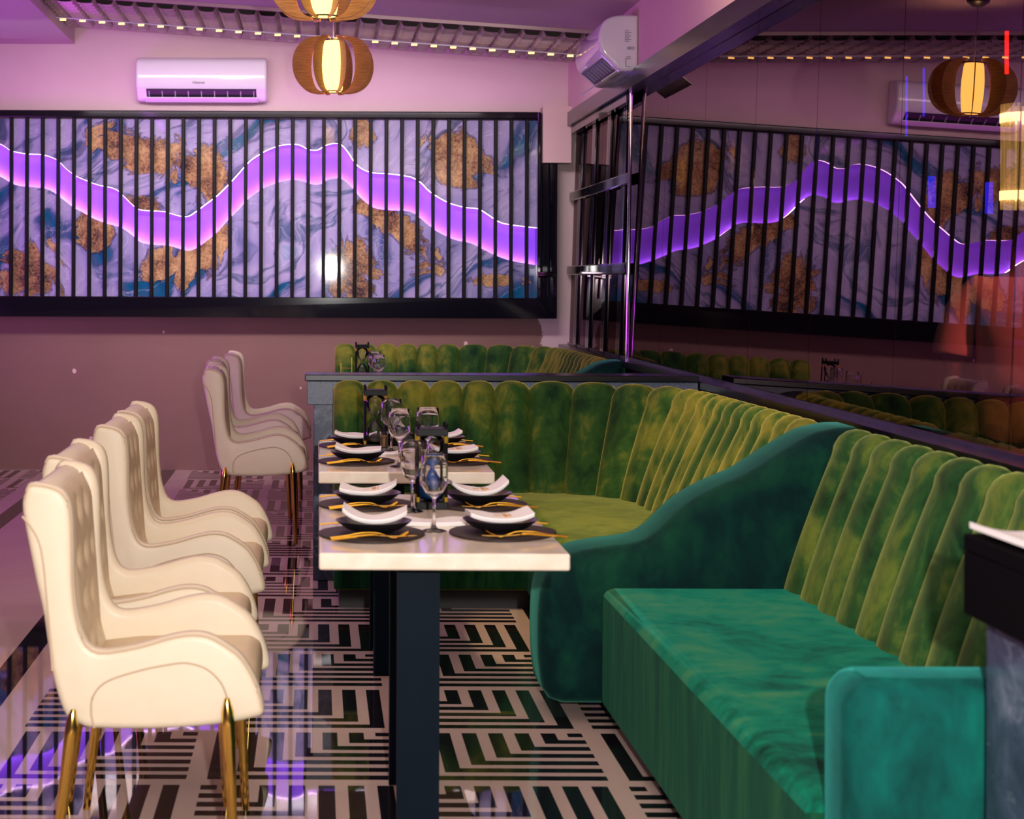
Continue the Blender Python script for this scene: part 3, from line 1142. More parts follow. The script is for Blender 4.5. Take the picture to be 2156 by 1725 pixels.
# ================================================================ DIVIDERS
def make_divider(label, x0, x1, y0, y1, loc=(0, 0, 0), cap=True):
    d = thing('booth_divider', label, 'divider', loc, 0, None)
    bm = BOX(x0 + 0.03, x1, y0 + 0.03, y1 - 0.03, 0.0, 0.84)
    finish('marble_wall', bm, M['marble'], d, bevel=0.004, segs=2)
    bm = BOX(x0, x1, y0, y1, 0.832, 0.944)
    finish('band', bm, M['granite'] if cap else M['matte_black'], d, bevel=0.003, segs=2)
    e = 0.012 if cap else 0.0005
    bm = BOX(x0 - e, x1, y0 - e, y1 + e, 0.944, 0.974)
    finish('top_slab', bm, M['black_stone'] if cap else M['matte_black'], d, bevel=0.004, segs=2)
    return d


make_divider('marble divider wall with a black top between the two corner sofas', -0.045, 1.792, 8.59, 8.80)
make_divider('marble divider end with a black band and white napkin on it, at the right edge', 1.15, 1.792, 2.62, 3.25, cap=False)


# ================================================================ CHAIRS
SIDE = [(-.678, .937), (-.690, .905), (-.692, .879), (-.686, .84), (-.676, .79), (-.658, .702), (-.6405, .626), (-.623, .505), (-.608, .445), (-.595, .407), (-.580, .385),
        (-.55, .369), (-.519, .362), (-.388, .361), (-.287, .366), (-.20, .376), (-.145, .388), (-.126, .395), (-.121, .412), (-.130, .450), (-.143, .485), (-.163, .520), (-.186, .546),
        (-.2365, .578), (-.272, .588), (-.312, .587), (-.36, .576), (-.413, .560), (-.489, .546), (-.524, .551), (-.5445, .576), (-.56, .626), (-.567, .68), (-.570, .727),
        (-.572, .828), (-.577, .884), (-.590, .914), (-.612, .930), (-.645, .938)]
OX = 0.41
SIDE = [(p.x + OX, p.y) for p in catmull([(x, z, 0) for x, z in SIDE], 2, True)]
HW = 0.29


def seam_pts(pts, y, n=6):
    return catmull([(x + OX, y, z) for x, z in pts], n)


def make_chair(label, loc):
    c = thing('wing_chair', label, 'chair', loc, 0, 'cream wing chairs along the aisle')
    for s in (-1, 1):
        bm = bmesh.new()
        a, b = (-HW, -HW + 0.062) if s < 0 else (HW - 0.062, HW)
        puff(bm, SIDE, a, b, 0.020, 'Y', 4)
        sp = finish('side_panel', bm, M['leather'], c, angle=60)
        bm = bmesh.new()
        y = s * (HW + 0.0005)
        tube(bm, seam_pts([(-.519, .366), (-.526, .40), (-.522, .44), (-.49, .475), (-.41, .502), (-.34, .516), (-.30, .519), (-.255, .505), (-.222, .473), (-.206, .435)], y), 0.0028, 6)
        tube(bm, seam_pts([(-.690, .862), (-.668, .835), (-.650, .80), (-.640, .75), (-.632, .67), (-.622, .56), (-.618, .50)], y), 0.0026, 6)
        rim = offset_poly(SIDE, 0.006)
        k0 = 0
        rp = [(p.x, s * (HW - 0.006), p.y) for p in rim]
        sel = [p for p in rp if p[2] > 0.40 and not (p[0] - OX < -0.585 and p[2] < 0.86)]
        # follow the rim from the top of the wing down to the toe of the arm
        i0 = max(range(len(rp)), key=lambda i: (rp[i][2] > 0.9) * (1 - rp[i][0]))
        order = [rp[(i0 - j) % len(rp)] for j in range(len(rp))]
        line = []
        for p in order:
            line.append(p)
            if p[0] - OX > -0.135 and p[2] < 0.42:
                break
        tube(bm, line, 0.0036, 6)
        finish('piping', bm, M['piping'], sp)
    # back shell
    prof = [(-.676, .926), (-.684, .87), (-.668, .76), (-.650, .68), (-.634, .60), (-.616, .50), (-.600, .43), (-.575, .385), (-.53, .385), (-.545, .45), (-.565, .52), (-.585, .62), (-.60, .72), (-.612, .83), (-.618, .90), (-.640, .926)]
    pr = [(p.x + OX, p.y) for p in catmull([(x, z, 0) for x, z in prof], 2, True)]
    bm = bmesh.new()
    puff(bm, pr, -HW + 0.03, HW - 0.03, 0.012, 'Y', 3)
    finish('back_shell', bm, M['leather'], c, angle=60)
    # button-tufted inner back
    buttons = []
    for r, z in enumerate((0.52, 0.63, 0.74, 0.85)):
        for y in ((-0.13, 0.0, 0.13) if r % 2 == 0 else (-0.065, 0.065)):
            buttons.append((y, z))

    def inner(u, v):
        y = -0.225 + 0.45 * u
        z = 0.44 + 0.475 * v
        base = -.592 - 0.036 * v
        edge = min(1.0, min(u, 1 - u) * 9) ** 0.5 * min(1.0, (1 - v) * 9) ** 0.5
        d = min(math.hypot(y - b[0], (z - b[1])) for b in buttons)
        dent = math.exp(-(d / 0.022) ** 2)
        return (OX + base + 0.012 + 0.028 * edge - 0.026 * dent, y, z)
    bm = bmesh.new()
    V = grid(bm, 28, 30, inner)
    # close the pad at the back
    edge_loop = [V[i][0] for i in range(29)] + [V[28][j] for j in range(1, 31)] + [V[i][30] for i in range(27, -1, -1)] + [V[0][j] for j in range(29, 0, -1)]
    ctr = bm.verts.new((OX - .625, 0, 0.68))
    m = len(edge_loop)
    for k in range(m):
        bm.faces.new((edge_loop[k], edge_loop[(k + 1) % m], ctr))
    pad = finish('inner_back', bm, M['leather_inner'], c, angle=70)
    # seat
    bm = bmesh.new()
    sp = [(-.56, .372), (-.20, .378), (-.155, .385), (-.140, .410), (-.142, .455), (-.160, .478), (-.22, .485), (-.56, .470)]
    puff(bm, [(p.x + OX, p.y) for p in catmull([(x, z, 0) for x, z in sp], 3, True)], -HW + 0.055, HW - 0.055, 0.010, 'Y', 3)
    finish('seat', bm, M['leather_inner'], c, angle=60)
    # gilt legs, fat and rounded at the head, tapering to the floor
    for s in (-1, 1):
        for (xt, zt, xb) in ((-.207, .440, -.186), (-.566, .412, -.612)):
            yo = s * (HW + 0.012)
            pts, rad = [], []
            for k in range(15):
                f = k / 14
                pts.append((OX + xt + (xb - xt) * f, yo + s * 0.012 * f, zt * (1 - f)))
                rr = 0.0165 - 0.0065 * f
                if f < 0.001:
                    rr = 0.006
                elif f < 0.08:
                    rr = 0.0145
                rad.append(rr)
            bm = bmesh.new()
            tube(bm, pts, rad, 14)
            finish('leg', bm, M['gold'], c)
    return c


X0 = -0.41
D0 = 4.29 + HW
ch = make_chair('cream wing chair at the very front of the row', (X0, D0, 0))
for dx, d, lab in ((-0.053, 4.95, 'cream wing chair directly behind the front one, half hidden by it'),
                   (-0.046, 6.00, 'cream wing chair beside the second table, its back against a gap in the row'),
                   (-0.050, 6.66, 'cream wing chair just in front of the gap, behind the third chair'),
                   (0.077, 9.82, 'cream wing chair left of the divider, nearest of the far group, whole side showing'),
                   (0.030, 10.86, 'middle cream wing chair of the far group, mostly hidden'),
                   (0.085, 11.80, 'farthest cream wing chair, near the brown wall')):
    again(ch, (X0 + dx, d + HW, 0), None, lab)


# ================================================================ TABLES
def make_table(label, y0):
    tb = thing('dining_table', label, 'table', (0.315, y0, 0), 0, 'cream stone tables')
    bm = BOX(-0.308, 0.308, 0.0, 1.24, 0.708, 0.75)
    finish('tabletop', bm, M['table'], tb, bevel=0.006, segs=3)
    for yy in (0.17, 0.66):
        bm = bmesh.new()
        x0, x1 = -0.100, 0.0
        box(bm, x0, x1, yy, yy + 0.012, 0.0, 0.69)
        box(bm, x0, x1, yy + 0.068, yy + 0.08, 0.0, 0.69)
        box(bm, x0 + 0.01, x0 + 0.022, yy + 0.012, yy + 0.068, 0.0, 0.69)
        box(bm, x1 - 0.022, x1 - 0.010, yy + 0.012, yy + 0.068, 0.0, 0.69)
        box(bm, x0 - 0.008, x0, yy - 0.002, yy + 0.03, 0.0, 0.69)
        finish('leg', bm, M['steel_black'], tb, smooth=False)
    bm = BOX(-0.24, 0.24, 0.14, 0.26, 0.686, 0.708)
    box(bm, -0.24, 0.24, 0.64, 0.76, 0.686, 0.708)
    box(bm, -0.075, -0.025, 0.26, 0.64, 0.686, 0.708)
    finish('under_frame', bm, M['black_satin'], tb, smooth=False)
    return tb


make_table('cream stone dining table nearest the camera, with blue sand hourglass', 4.478)
tb2 = make_table('cream stone dining table in front of the green channelled back, behind the nearest table', 6.38)
tb3 = make_table('cream stone dining table beyond the divider, only its glassware showing', 11.25)

# ================================================================ TABLEWARE
ZT = 0.75


def make_placemat(label, loc, rz):
    bm = bmesh.new()
    out = []
    for k in range(40):
        a = 2 * PI * k / 40
        r = 1 + 0.04 * math.sin(2 * a + 0.6) + 0.03 * math.sin(3 * a)
        out.append((0.138 * r * math.cos(a), 0.165 * r * math.sin(a)))
    puff(bm, out, 0.0, 0.006, 0.0015, 'Z', 2)
    o = finish('placemat', bm, M['slate'])
    o.location = loc
    o.rotation_euler = (0, 0, rz)
    return o


def make_plate(loc):
    bm = bmesh.new()
    lathe(bm, [(0.0, 0.0), (0.045, 0.0), (0.05, 0.003), (0.075, 0.012), (0.098, 0.030), (0.100, 0.033), (0.097, 0.033), (0.072, 0.017), (0.045, 0.009), (0.0, 0.008)], 36)
    o = finish('plate', bm, M['plate'], angle=60)
    o.location = loc
    return o


def make_napkin(loc, rz, seed, curl=(0.03, 0.03), L=0.178, W=0.122, logo=True):
    rnd = random.Random(seed)
    ph = rnd.random() * 6
    tw = rnd.uniform(-0.3, 0.3)

    def mid(u, v):
        a = 2 * u - 1
        c = curl[0] if a < 0 else curl[1]
        z = c * abs(a) ** 2.2 + 0.003 * math.sin(9 * u + ph) * v + 0.004 * tw * a * (2 * v - 1)
        x = a * L / 2 * (1 - 0.06 * abs(a) ** 3)
        y = (v - 0.5) * W * (1 + 0.05 * math.sin(5 * u + ph))
        return x, y, z
    bm = bmesh.new()
    T = 0.011
    n, mm = 18, 8
    rings = []
    for i in range(n + 1):
        u = i / n
        ring = []
        for j in range(mm + 1):
            x, y, z = mid(u, j / mm)
            ring.append(bm.verts.new((x, y, z + T)))
        x, y, z = mid(u, 1)
        ring.append(bm.verts.new((x, y + 0.003, z + T * 0.62)))
        ring.append(bm.verts.new((x, y - 0.001, z + T * 0.5)))
        ring.append(bm.verts.new((x, y + 0.002, z + T * 0.3)))
        for j in range(mm, -1, -1):
            x, y, z = mid(u, j / mm)
            ring.append(bm.verts.new((x, y, z)))
        x, y, z = mid(u, 0)
        ring.append(bm.verts.new((x, y - 0.002, z + T * 0.3)))
        ring.append(bm.verts.new((x, y + 0.001, z + T * 0.5)))
        ring.append(bm.verts.new((x, y - 0.003, z + T * 0.62)))
        rings.append(ring)
    for A, B in zip(rings, rings[1:]):
        for k in range(len(A)):
            bm.faces.new((A[k], A[(k + 1) % len(A)], B[(k + 1) % len(A)], B[k]))
    bm.faces.new(rings[0])
    bm.faces.new(rings[-1])
    o = finish('folded_napkin', bm, M['linen'], angle=50)
    o.location = loc
    o.rotation_euler = (0, 0, rz)
    if logo:
        bm = bmesh.new()

        def bar(u0, u1, v0, v1):
            P = [mid(u, v) for u, v in ((u0, v0), (u1, v0), (u1, v1), (u0, v1))]
            lo = [bm.verts.new((x, y, z + T - 0.001)) for x, y, z in P]
            hi = [bm.verts.new((x, y, z + T + 0.0012)) for x, y, z in P]
            bm.faces.new(hi)
            bm.faces.new(lo)
            for k in range(4):
                bm.faces.new((lo[k], lo[(k + 1) % 4], hi[(k + 1) % 4], hi[k]))
        bar(0.56, 0.63, 0.25, 0.80)
        bar(0.65, 0.67, 0.28, 0.74)
        for k in range(4):
            bar(0.42 + 0.028 * k, 0.438 + 0.028 * k, 0.44, 0.60)
        finish('printed_crest', bm, M['gold_print'], o, smooth=False)
    return o


def make_fork():
    bm = bmesh.new()
    pts = [(-0.10, 0, 0.004), (-0.06, 0, 0.009), (-0.02, 0, 0.016), (0.02, 0, 0.016), (0.045, 0, 0.008), (0.055, 0, 0.006)]
    tube(bm, catmull(pts, 4), [0.0046] * 9 + [0.0036] * 12, 8, flat=(1.25, 0.55))
    P = catmull([(0.053, 0.0, 0.006), (0.062, 0.0, 0.004), (0.072, 0, 0.005)], 3)
    tube(bm, P, [0.005, 0.008, 0.010, 0.0115, 0.0115, 0.0115, 0.0115], 8, flat=(1, 0.18))
    for k in range(4):
        y = -0.0093 + 0.0062 * k
        tube(bm, [(0.071, y, 0.005), (0.085, y, 0.010), (0.100, y, 0.019)], [0.0019, 0.0018, 0.0012], 6)
    return bm


def make_knife():
    bm = bmesh.new()
    tube(bm, catmull([(-0.11, 0, 0.004), (-0.06, 0, 0.009), (-0.01, 0, 0.013), (0.01, 0, 0.012)], 4), [0.0048] * 13, 8, flat=(1.1, 0.7))
    tube(bm, catmull([(0.01, 0, 0.012), (0.05, 0.001, 0.009), (0.09, 0.001, 0.009), (0.115, -0.003, 0.010)], 4), [0.005] + [0.0085] * 8 + [0.008, 0.007, 0.005, 0.001], 8, flat=(1, 0.14))
    return bm


def make_spoon():
    bm = bmesh.new()
    tube(bm, catmull([(-0.10, 0, 0.004), (-0.05, 0, 0.009), (0.0, 0, 0.015), (0.04, 0, 0.010), (0.055, 0, 0.006)], 4), 0.0042, 8, flat=(1.2, 0.55))
    lathe(bm, [(0.0, 0.001), (0.010, 0.002), (0.0165, 0.007), (0.0175, 0.0095), (0.0160, 0.0095), (0.010, 0.0045), (0.0, 0.0035)], 16, 0.0, 0.0)
    bm.verts.ensure_lookup_table()
    for v in bm.verts[-(5 * 16 + 2):]:
        v.co.x = 0.075 + v.co.x * 1.35
    return bm


FORK = finish('fork', make_fork(), M['gold_satin'])
KNIFE = finish('knife', make_knife(), M['gold_satin'])
SPOON = finish('spoon', make_spoon(), M['gold_satin'])
PLATE = make_plate((0, 0, 0))
MAT = make_placemat('', (0, 0, 0), 0)
used = set()


def put(src, loc, rot, label, cat, group):
    if src.name in used:
        o = src.copy()
        COL.objects.link(o)
    else:
        used.add(src.name)
        o = src
    o.location = loc
    o.rotation_euler = rot
    return tag(o, label, cat, group)


def setting(x, y, side, where, seed, curl, mrz):
    """one place laid on a slate mat; side -1: diner on the chair side, +1: on the sofa side"""
    put(MAT, (x, y, ZT), (0, 0, mrz), 'dark brown slate placemat at the ' + where, 'placemat', 'slate placemats')
    z = ZT + 0.006
    put(PLATE, (x - 0.005 * side, y + 0.01, z), (0, 0, 0), 'black curved plate at the ' + where, 'plate', 'black plates')
    nk = make_napkin((x - 0.008 * side, y + 0.0, z + 0.0310), 0.05 * side, seed, curl, logo=(side > 0 or seed % 2 == 0))
    tag(nk, 'white folded napkin on the black plate at the ' + where, 'napkin', 'white napkins on plates')
    fl = 0.0 if side < 0 else PI
    yn = y - 0.122
    put(FORK, (x - 0.010 * (-side) + (0.0 if side < 0 else 0.035), yn, z), (0, 0.0, fl + 0.05), 'gold fork in front of the plate at the ' + where, 'fork', 'gold forks')
    put(KNIFE, (x + (0.0 if side < 0 else 0.045), yn - 0.022, z + 0.001), (0, 0, fl + (0.20 if side < 0 else 0.10)), 'gold knife in front of the plate at the ' + where, 'knife', 'gold knives')
    put(SPOON, (x - 0.036 * (1 if side < 0 else -1), y + 0.128, z), (0, 0, fl - 0.03), 'gold spoon beyond the plate at the ' + where, 'spoon', 'gold spoons')


setting(0.146, 4.800, -1, 'front left place of the nearest table', 1, (0.030, 0.026), 0.10)
setting(0.492, 4.835, 1, 'front right place of the nearest table', 2, (0.014, 0.016), -0.12)
setting(0.146, 5.430, -1, 'rear left place of the nearest table', 4, (0.012, 0.030), 0.0)
setting(0.488, 5.440, 1, 'rear right place of the nearest table', 6, (0.030, 0.034), 0.05)
setting(0.146, 6.72, -1, 'front left place of the second table', 3, (0.018, 0.010), 0.0)
setting(0.512, 6.74, 1, 'front right place of the second table', 8, (0.014, 0.014), 0.0)
setting(0.150, 7.36, -1, 'rear left place of the second table', 5, (0.016, 0.008), 0.0)
setting(0.505, 7.38, 1, 'rear right place of the second table', 10, (0.012, 0.020), 0.0)


# ---- glasses
def make_wine_glass(label, loc, h=0.205, r=0.037):
    k = h / 0.205
    out = [(0.0, 0.0), (0.033, 0.0), (0.034, 0.002), (0.028, 0.0045), (0.010, 0.008), (0.0048, 0.016), (0.0040, 0.05), (0.0042, 0.085), (0.010, 0.093), (0.024, 0.104),
           (r * 0.97, 0.125), (r, 0.145), (r * 0.97, 0.175), (r * 0.90, 0.204), (r * 0.885, 0.205), (r * 0.87, 0.204), (r * 0.93, 0.175), (r * 0.955, 0.146), (r * 0.925, 0.127), (0.0225, 0.107), (0.010, 0.0965), (0.0, 0.0945)]
    bm = bmesh.new()
    lathe(bm, [(a, b * k) for a, b in out], 32)
    o = finish('wine_glass', bm, M['glass'], angle=80)
    o.location = loc
    return tag(o, label, 'wine glass', 'stemmed wine glasses')


make_wine_glass('clear wine glass at the front of the nearest table, before the blue sand hourglass', (0.314, 4.876, ZT))
make_wine_glass('clear wine glass left of the blue sand hourglass', (0.276, 5.285, ZT), 0.205, 0.034)
make_wine_glass('clear wine glass at the front of the second table', (0.296, 6.55, ZT), 0.208, 0.040)
make_wine_glass('clear wine glass at the back of the second table', (0.290, 7.10, ZT), 0.208, 0.042)
make_wine_glass('clear wine glass rising above the blue sand hourglass, on the second table', (0.402, 6.62, ZT), 0.208, 0.043)
make_wine_glass('clear wine glass beyond the divider, nearer and right of the pair', (0.385, 11.45, ZT), 0.200, 0.042)
make_wine_glass('clear wine glass beyond the divider, between hourglass and nearer glass', (0.372, 11.85, ZT), 0.205, 0.042)


# ---- hourglasses
def make_hourglass(label, loc, sand, fill):
    h = thing('hourglass', label, 'hourglass', loc, 0, 'black framed hourglasses')
    H = 0.24
    for z, nm in ((0.0, 'base_plate'), (H - 0.026, 'top_plate')):
        bm = BOX(-0.046, 0.046, -0.046, 0.046, z, z + 0.022)
        finish(nm, bm, M['black_satin'], h, bevel=0.002, segs=2)
    for sx_ in (-1, 1):
        for sy_ in (-1, 1):
            x, y = sx_ * 0.041, sy_ * 0.041
            bm = bmesh.new()
            tube(bm, [(x, y, 0.022), (x, y, H + 0.004)], 0.0045, 8)
            lathe(bm, [(0.0, H + 0.014), (0.004, H + 0.012), (0.0062, H + 0.007), (0.004, H + 0.001), (0.0, H)], 8, x, y)
            po = finish('post', bm, M['black_satin'], h)
            bm = bmesh.new()
            tube(bm, [(x, y, H - 0.046), (x, y, H - 0.026)], 0.0055, 8)
            tube(bm, [(x, y, 0.022), (x, y, 0.036)], 0.0055, 8)
            finish('brass_collar', bm, M['brass'], po)
    z0, z1 = 0.0225, H - 0.0265
    zm = (z0 + z1) / 2
    hh = (z1 - z0) / 2
    prof = [(0.020, 0.0), (0.034, 0.06), (0.0385, 0.22), (0.0375, 0.42), (0.031, 0.62), (0.018, 0.82), (0.0075, 0.95), (0.0045, 1.0)]
    lower = [(r, z0 + f * hh) for r, f in prof]
    upper = [(r, z1 - f * hh) for r, f in prof[::-1]][1:]
    ou = lower + upper
    inn = [(max(r - 0.0014, 0.0025), z) for r, z in ou][::-1]
    bm = bmesh.new()
    lathe(bm, ou, 32)
    finish('glass_bulb', bm, M['thin_glass'], h, angle=80)
    top = z0 + fill * hh
    sp = [(0.0, z0 + 0.002)] + [(max(r - 0.0022, 0.002), z0 + 0.002 + f * hh) for r, f in prof if f < fill] + [(0.026, top), (0.0, top + 0.014)]
    bm = bmesh.new()
    lathe(bm, sp, 24)
    finish('sand', bm, sand, h)
    return h


make_hourglass('black framed hourglass with blue sand on the nearest table', (0.338, 5.38, ZT), M['sand_blue'], 0.62)
make_hourglass('black framed hourglass with dark sand on the second table', (0.232, 7.24, ZT), M['sand_dark'], 0.30)
make_hourglass('black framed hourglass showing above the divider, on the far table', (0.303, 12.25, ZT + 0.0), M['sand_dark'], 0.3)

# ---- other things on the tables
nk = make_napkin((0.326, 5.02, ZT), 0.0, 21, (0.002, 0.004), 0.185, 0.10, False)
tag(nk, 'flat white folded towel lying in the middle of the nearest table', 'towel', None)
nk.name = 'hand_towel'
nk = make_napkin((0.268, 7.00, ZT), 0.06, 23, (0.003, 0.006), 0.175, 0.09, False)
tag(nk, 'flat white folded towel lying in the middle of the second table', 'towel', None)
nk.name = 'hand_towel'
tb_ = thing('tissue_box', 'black tissue box with white tissue beside the second hourglass', 'tissue box', (0.338, 7.42, ZT))
finish('box', BOX(-0.055, 0.055, -0.05, 0.05, 0.0, 0.05), M['black_satin'], tb_, bevel=0.004)
bm = bmesh.new()


def tissue(u, v):
    a, b = 2 * u - 1, 2 * v - 1
    return (a * 0.045, b * 0.02, 0.05 + 0.05 * (1 - abs(a) ** 1.5) * (1 - 0.5 * abs(b)) + 0.012 * math.sin(7 * u) * (1 - abs(a)))


grid(bm, 14, 6, tissue)
bmesh.ops.solidify(bm, geom=bm.faces[:], thickness=0.003)
finish('tissue', bm, M['linen'], tb_)
vt = thing('votive_glass', 'small clear votive glass with amber top beside the dark sand hourglass', 'votive', (0.264, 7.17, ZT))
bm = bmesh.new()
lathe(bm, [(0.0, 0.0), (0.016, 0.0), (0.017, 0.004), (0.017, 0.075), (0.0155, 0.075), (0.0150, 0.018), (0.0, 0.016)], 20)
finish('glass_body', bm, M['glass'], vt)
bm = bmesh.new()
lathe(bm, [(0.0, 0.0172), (0.0145, 0.0172), (0.0148, 0.055), (0.010, 0.060), (0.0, 0.060)], 20)
finish('candle', bm, M['gold_print'], vt)
# far table
for i, (x, y, lab) in enumerate(((0.27, 11.6, 'pink-lit white napkin on the far table, left of the hourglass'), (0.46, 11.7, 'pink-lit white napkin on the far table, right of the glasses'))):
    nk = make_napkin((x, y, ZT + 0.0), 0.1, 30 + i, (0.02, 0.02), 0.16, 0.10, False)
    tag(nk, lab, 'napkin', 'napkins on the far table')
cs = thing('card_stand', 'thin wire card stand left of the far hourglass', 'card stand', (0.19, 11.8, ZT))
bm = bmesh.new()
tube(bm, [(-0.04, 0, 0.004), (0.05, 0, 0.004)], 0.003, 6)
tube(bm, [(-0.035, 0, 0.0), (-0.035, 0, 0.13)], 0.003, 6)
tube(bm, [(0.035, 0, 0.0), (0.035, 0, 0.17)], 0.003, 6)
tube(bm, [(-0.035, 0, 0.10), (0.035, 0, 0.10)], 0.002, 6)
finish('wire_frame', bm, M['gold'], cs)
bm = BOX(-0.05, 0.06, -0.02, 0.02, 0.0, 0.004)
finish('base', bm, M['gold'], cs, smooth=False)

# napkin on the near divider
nk = make_napkin((1.275, 3.10, 0.974), 0.06, 41, (0.012, 0.01), 0.26, 0.22, False)
tag(nk, 'white folded napkin lying on the near divider at the right edge', 'napkin', None)
bm = bmesh.new()
for k in range(12):
    box(bm, -0.01 + k * 0.010, -0.004 + k * 0.010, -0.03, -0.012 - 0.006 * (k % 3 == 1), 0.0145, 0.0152)
finish('printed_line', bm, M['grey_print'], nk, smooth=False)

# ================================================================ behind the smoked mirrors
sc_ = thing('wall_light', 'glass rod wall light with two glowing bands, seen through the smoked mirror', 'wall light', (2.33, 6.0, 1.66))
bm = bmesh.new()
for k in range(22):
    a = 2 * PI * k / 22
    tube(bm, [(0.078 * math.cos(a), 0.078 * math.sin(a), 0.0), (0.078 * math.cos(a), 0.078 * math.sin(a), 0.345)], 0.008, 6)
t_ = NT('frosted_rod_glass')
pg = t_.principled(Base_Color=(0.9, 0.75, 0.45, 1), Roughness=0.25)
pg.inputs['Transmission Weight'].default_value = 0.6
pg.inputs['Emission Color'].default_value = (1.0, 0.72, 0.25, 1)
pg.inputs['Emission Strength'].default_value = 0.45
finish('glass_rods', bm, t_.m, sc_)
for z in (0.03, 0.285):
    bm = bmesh.new()
    lathe(bm, [(0.0, z), (0.088, z), (0.088, z + 0.03), (0.0, z + 0.03)], 24)
    finish('glowing_band', bm, M['sconce_glow'], sc_, smooth=False)
bm = bmesh.new()
tube(bm, [(0, 0, 0.31), (0, 0, 0.37)], 0.01, 8)
tube(bm, [(0, 0, -0.03), (0, 0, 0.0)], 0.01, 8)
tube(bm, [(0, 0, 0.36), (0.12, 0, 0.36)], 0.008, 8)
finish('bracket', bm, M['gold'], sc_)
for (x, y, z0, z1, r, m_, lab) in ((2.15, 6.40, 1.68, 1.79, 0.014, 'neon_blue', 'short blue light tube behind the mirror, the left one of two'),
                                   (2.35, 6.40, 1.66, 1.77, 0.014, 'neon_blue', 'short blue light tube behind the mirror, the right one of two'),
                                   (2.12, 6.40, 2.00, 2.17, 0.004, 'neon_blue', 'long thin blue light tube behind the mirror, touching the lamp reflection'),
                                   (2.06, 6.40, 1.93, 2.14, 0.004, 'neon_blue', 'long thin blue light tube behind the mirror, left of the lamp reflection'),
                                   (2.41, 6.40, 2.15, 2.30, 0.007, 'neon_red', 'red light tube behind the mirror, high at the right')):
    nt = thing('light_tube', lab, 'light tube', (x, y, z0), 0, 'coloured light tubes behind the mirrors')
    bm = bmesh.new()
    tube(bm, [(0, 0, 0), (0, 0, z1 - z0)], r, 10)
    finish('glowing_tube', bm, M[m_], nt)
    bm = bmesh.new()
    tube(bm, [(0, 0, z1 - z0), (0, 0, 3.3 - z0)], 0.002, 6)
    finish('hanging_wire', bm, M['black_satin'], nt)
# ================================================================ the guest behind the smoked mirror
M['skin'] = plain('skin', lin(150, 96, 78), 0.55)
M['shirt'] = plain('pink_cotton', lin(232, 176, 160), 0.85, 0, 0.2, 0.08, 20)
M['trousers'] = plain('dark_trousers', lin(26, 24, 30), 0.85)
M['hair'] = plain('black_hair', lin(14, 11, 10), 0.6)
light('red_person_fill', 'SPOT', (3.3, 5.2, 2.5), 400, (1.0, 0.20, 0.20), 0.1, None, (Vector((2.55, 6.65, 1.25)) - Vector((3.3, 5.2, 2.5))).to_track_quat('-Z', 'Y').to_euler())  # added unseen spot so the person shows through the glass
bpy.data.lights['red_person_fill'].spot_size = math.radians(32)
bpy.data.lights['red_person_fill'].spot_blend = 0.6


def skin_mesh(name, verts, edges, radii, mat, parent, root=0, sub=2):
    me = bpy.data.meshes.new(name)
    me.from_pydata(verts, edges, [])
    o = bpy.data.objects.new(name, me)
    COL.objects.link(o)
    o.parent = parent
    sk = o.modifiers.new('skin', 'SKIN')
    sk.use_smooth_shade = True
    for i, v in enumerate(me.skin_vertices[0].data):
        r = radii[i]
        v.radius = r if isinstance(r, tuple) else (r, r)
        v.use_root = (i == root)
    ss = o.modifiers.new('sub', 'SUBSURF')
    ss.levels = sub
    ss.render_levels = sub
    me.materials.append(mat)
    return o


pr = thing('person', 'person in a short-sleeved pale pink shirt seen dimly through the smoked mirror, back half turned', 'person', (2.56, 6.65, 0), math.radians(150))
V_, E_, R_ = [], [], []


def chain(pts, start=None):
    prev = start
    for p, r in pts:
        V_.append(p)
        R_.append(r)
        if prev is not None:
            E_.append((prev, len(V_) - 1))
        prev = len(V_) - 1
    return prev


chain([((0, 0, 0.92), (0.15, 0.11))])
sp = chain([((0, 0.0, 1.08), (0.13, 0.10)), ((0, 0.01, 1.24), (0.15, 0.11)), ((0, 0.0, 1.37), (0.11, 0.09)), ((0, -0.01, 1.44), 0.055), ((0, -0.025, 1.50), 0.05), ((0, -0.035, 1.56), (0.07, 0.085)), ((0, -0.035, 1.64), (0.075, 0.095)), ((0, -0.02, 1.71), (0.055, 0.07))], 0)
chest = 3
for s in (-1, 1):
    hand = chain([((s * 0.15, 0.0, 1.375), 0.062), ((s * 0.20, 0.01, 1.33), 0.055), ((s * 0.235, 0.03, 1.13), 0.043), ((s * 0.23, -0.03, 1.0), 0.038), ((s * 0.21, -0.13, 0.92), 0.027), ((s * 0.205, -0.17, 0.90), (0.035, 0.018)), ((s * 0.20, -0.215, 0.885), (0.038, 0.016))], chest)
    for k in range(4):
        x = s * (0.175 + 0.017 * k)
        L_ = (0.06, 0.075, 0.07, 0.055)[k]
        chain([((x, -0.235, 0.88), 0.0085), ((x, -0.235 - L_ * 0.55, 0.868), 0.008), ((x, -0.235 - L_, 0.845), 0.0065)], hand)
    chain([((s * 0.165, -0.175, 0.885), 0.010), ((s * 0.15, -0.205, 0.872), 0.009), ((s * 0.145, -0.235, 0.862), 0.007)], hand - 1)
    chain([((s * 0.095, 0.0, 0.85), 0.095), ((s * 0.10, -0.01, 0.50), 0.06), ((s * 0.10, 0.01, 0.30), 0.052), ((s * 0.10, 0.02, 0.09), 0.036), ((s * 0.10, -0.02, 0.045), 0.036), ((s * 0.105, -0.12, 0.03), 0.03)], 0)
body = skin_mesh('body', V_, E_, R_, M['skin'], pr, 0)
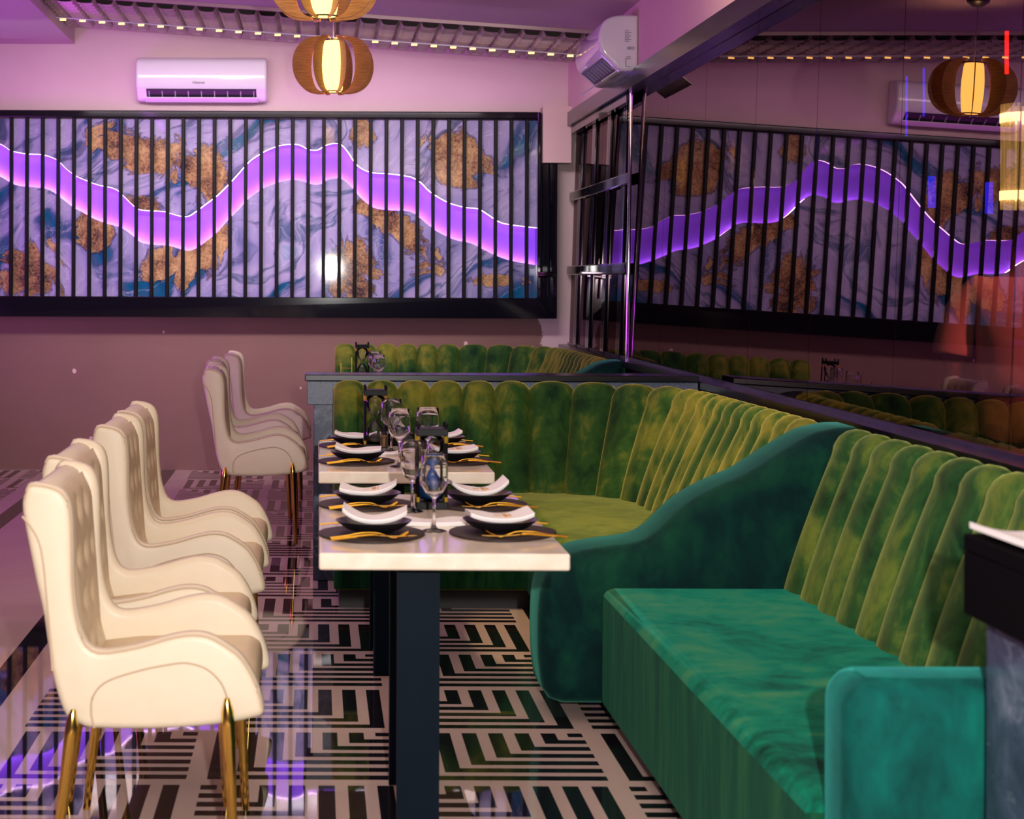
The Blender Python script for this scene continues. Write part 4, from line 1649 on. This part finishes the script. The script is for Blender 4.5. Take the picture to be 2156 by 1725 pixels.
# shirt: torso and two short sleeves, worn over the body
V_, E_, R_ = [], [], []
chain([((0, 0.0, 0.98), (0.175, 0.135))])
chain([((0, 0.0, 1.10), (0.165, 0.13)), ((0, 0.012, 1.24), (0.175, 0.135)), ((0, 0.0, 1.365), (0.145, 0.112)), ((0, -0.008, 1.425), (0.07, 0.066))], 0)
for s in (-1, 1):
    chain([((s * 0.14, 0.0, 1.375), 0.082), ((s * 0.20, 0.01, 1.325), 0.078), ((s * 0.228, 0.022, 1.22), 0.076), ((s * 0.236, 0.028, 1.155), 0.078), ((s * 0.237, 0.029, 1.145), 0.078)], 3)
shirt = skin_mesh('shirt', V_, E_, R_, M['shirt'], pr, 0)
V_, E_, R_ = [], [], []
chain([((0, 0, 0.96), (0.168, 0.125))])
for s in (-1, 1):
    chain([((s * 0.095, 0.0, 0.85), 0.105), ((s * 0.10, -0.01, 0.50), 0.075), ((s * 0.10, 0.01, 0.30), 0.068), ((s * 0.10, 0.02, 0.08), 0.062)], 0)
skin_mesh('trousers', V_, E_, R_, M['trousers'], pr, 0)
bm = bmesh.new()
lathe(bm, [(0.0, 0.115), (0.05, 0.108), (0.088, 0.07), (0.10, 0.02), (0.098, -0.03), (0.085, -0.08), (0.06, -0.105), (0.0, -0.108)], 24)
for v in bm.verts:
    v.co.y = v.co.y * 1.16
    if v.co.y < -0.02 and v.co.z < 0.045:
        v.co.y = -0.02 + (v.co.y + 0.02) * 0.15
    v.co += Vector((0, -0.015, 1.655))
finish('hair', bm, M['hair'], pr)
for s in (-1, 1):
    bm = bmesh.new()
    lathe(bm, [(0.0, -0.03), (0.010, -0.02), (0.014, 0.0), (0.012, 0.018), (0.0, 0.028)], 10, sy=1.5)
    o = finish('ear', bm, M['skin'], body, loc=(s * 0.082, -0.03, 1.60))
bm = bmesh.new()
lathe(bm, [(0.0, 1.585), (0.014, 1.588), (0.010, 1.605), (0.006, 1.63), (0.0, 1.632)], 10, 0, -0.125)
finish('nose', bm, M['skin'], body)
for s in (-1, 1):
    bm = bmesh.new()
    lathe(bm, [(0.0, 1.628), (0.010, 1.632), (0.012, 1.637), (0.010, 1.642), (0.0, 1.646)], 12, s * 0.032, -0.113)
    finish('eye', bm, M['hair'], body)
bm = BOX(-0.022, 0.022, -0.128, -0.110, 1.556, 1.563)
finish('mouth', bm, M['sand_dark'], body, bevel=0.003)
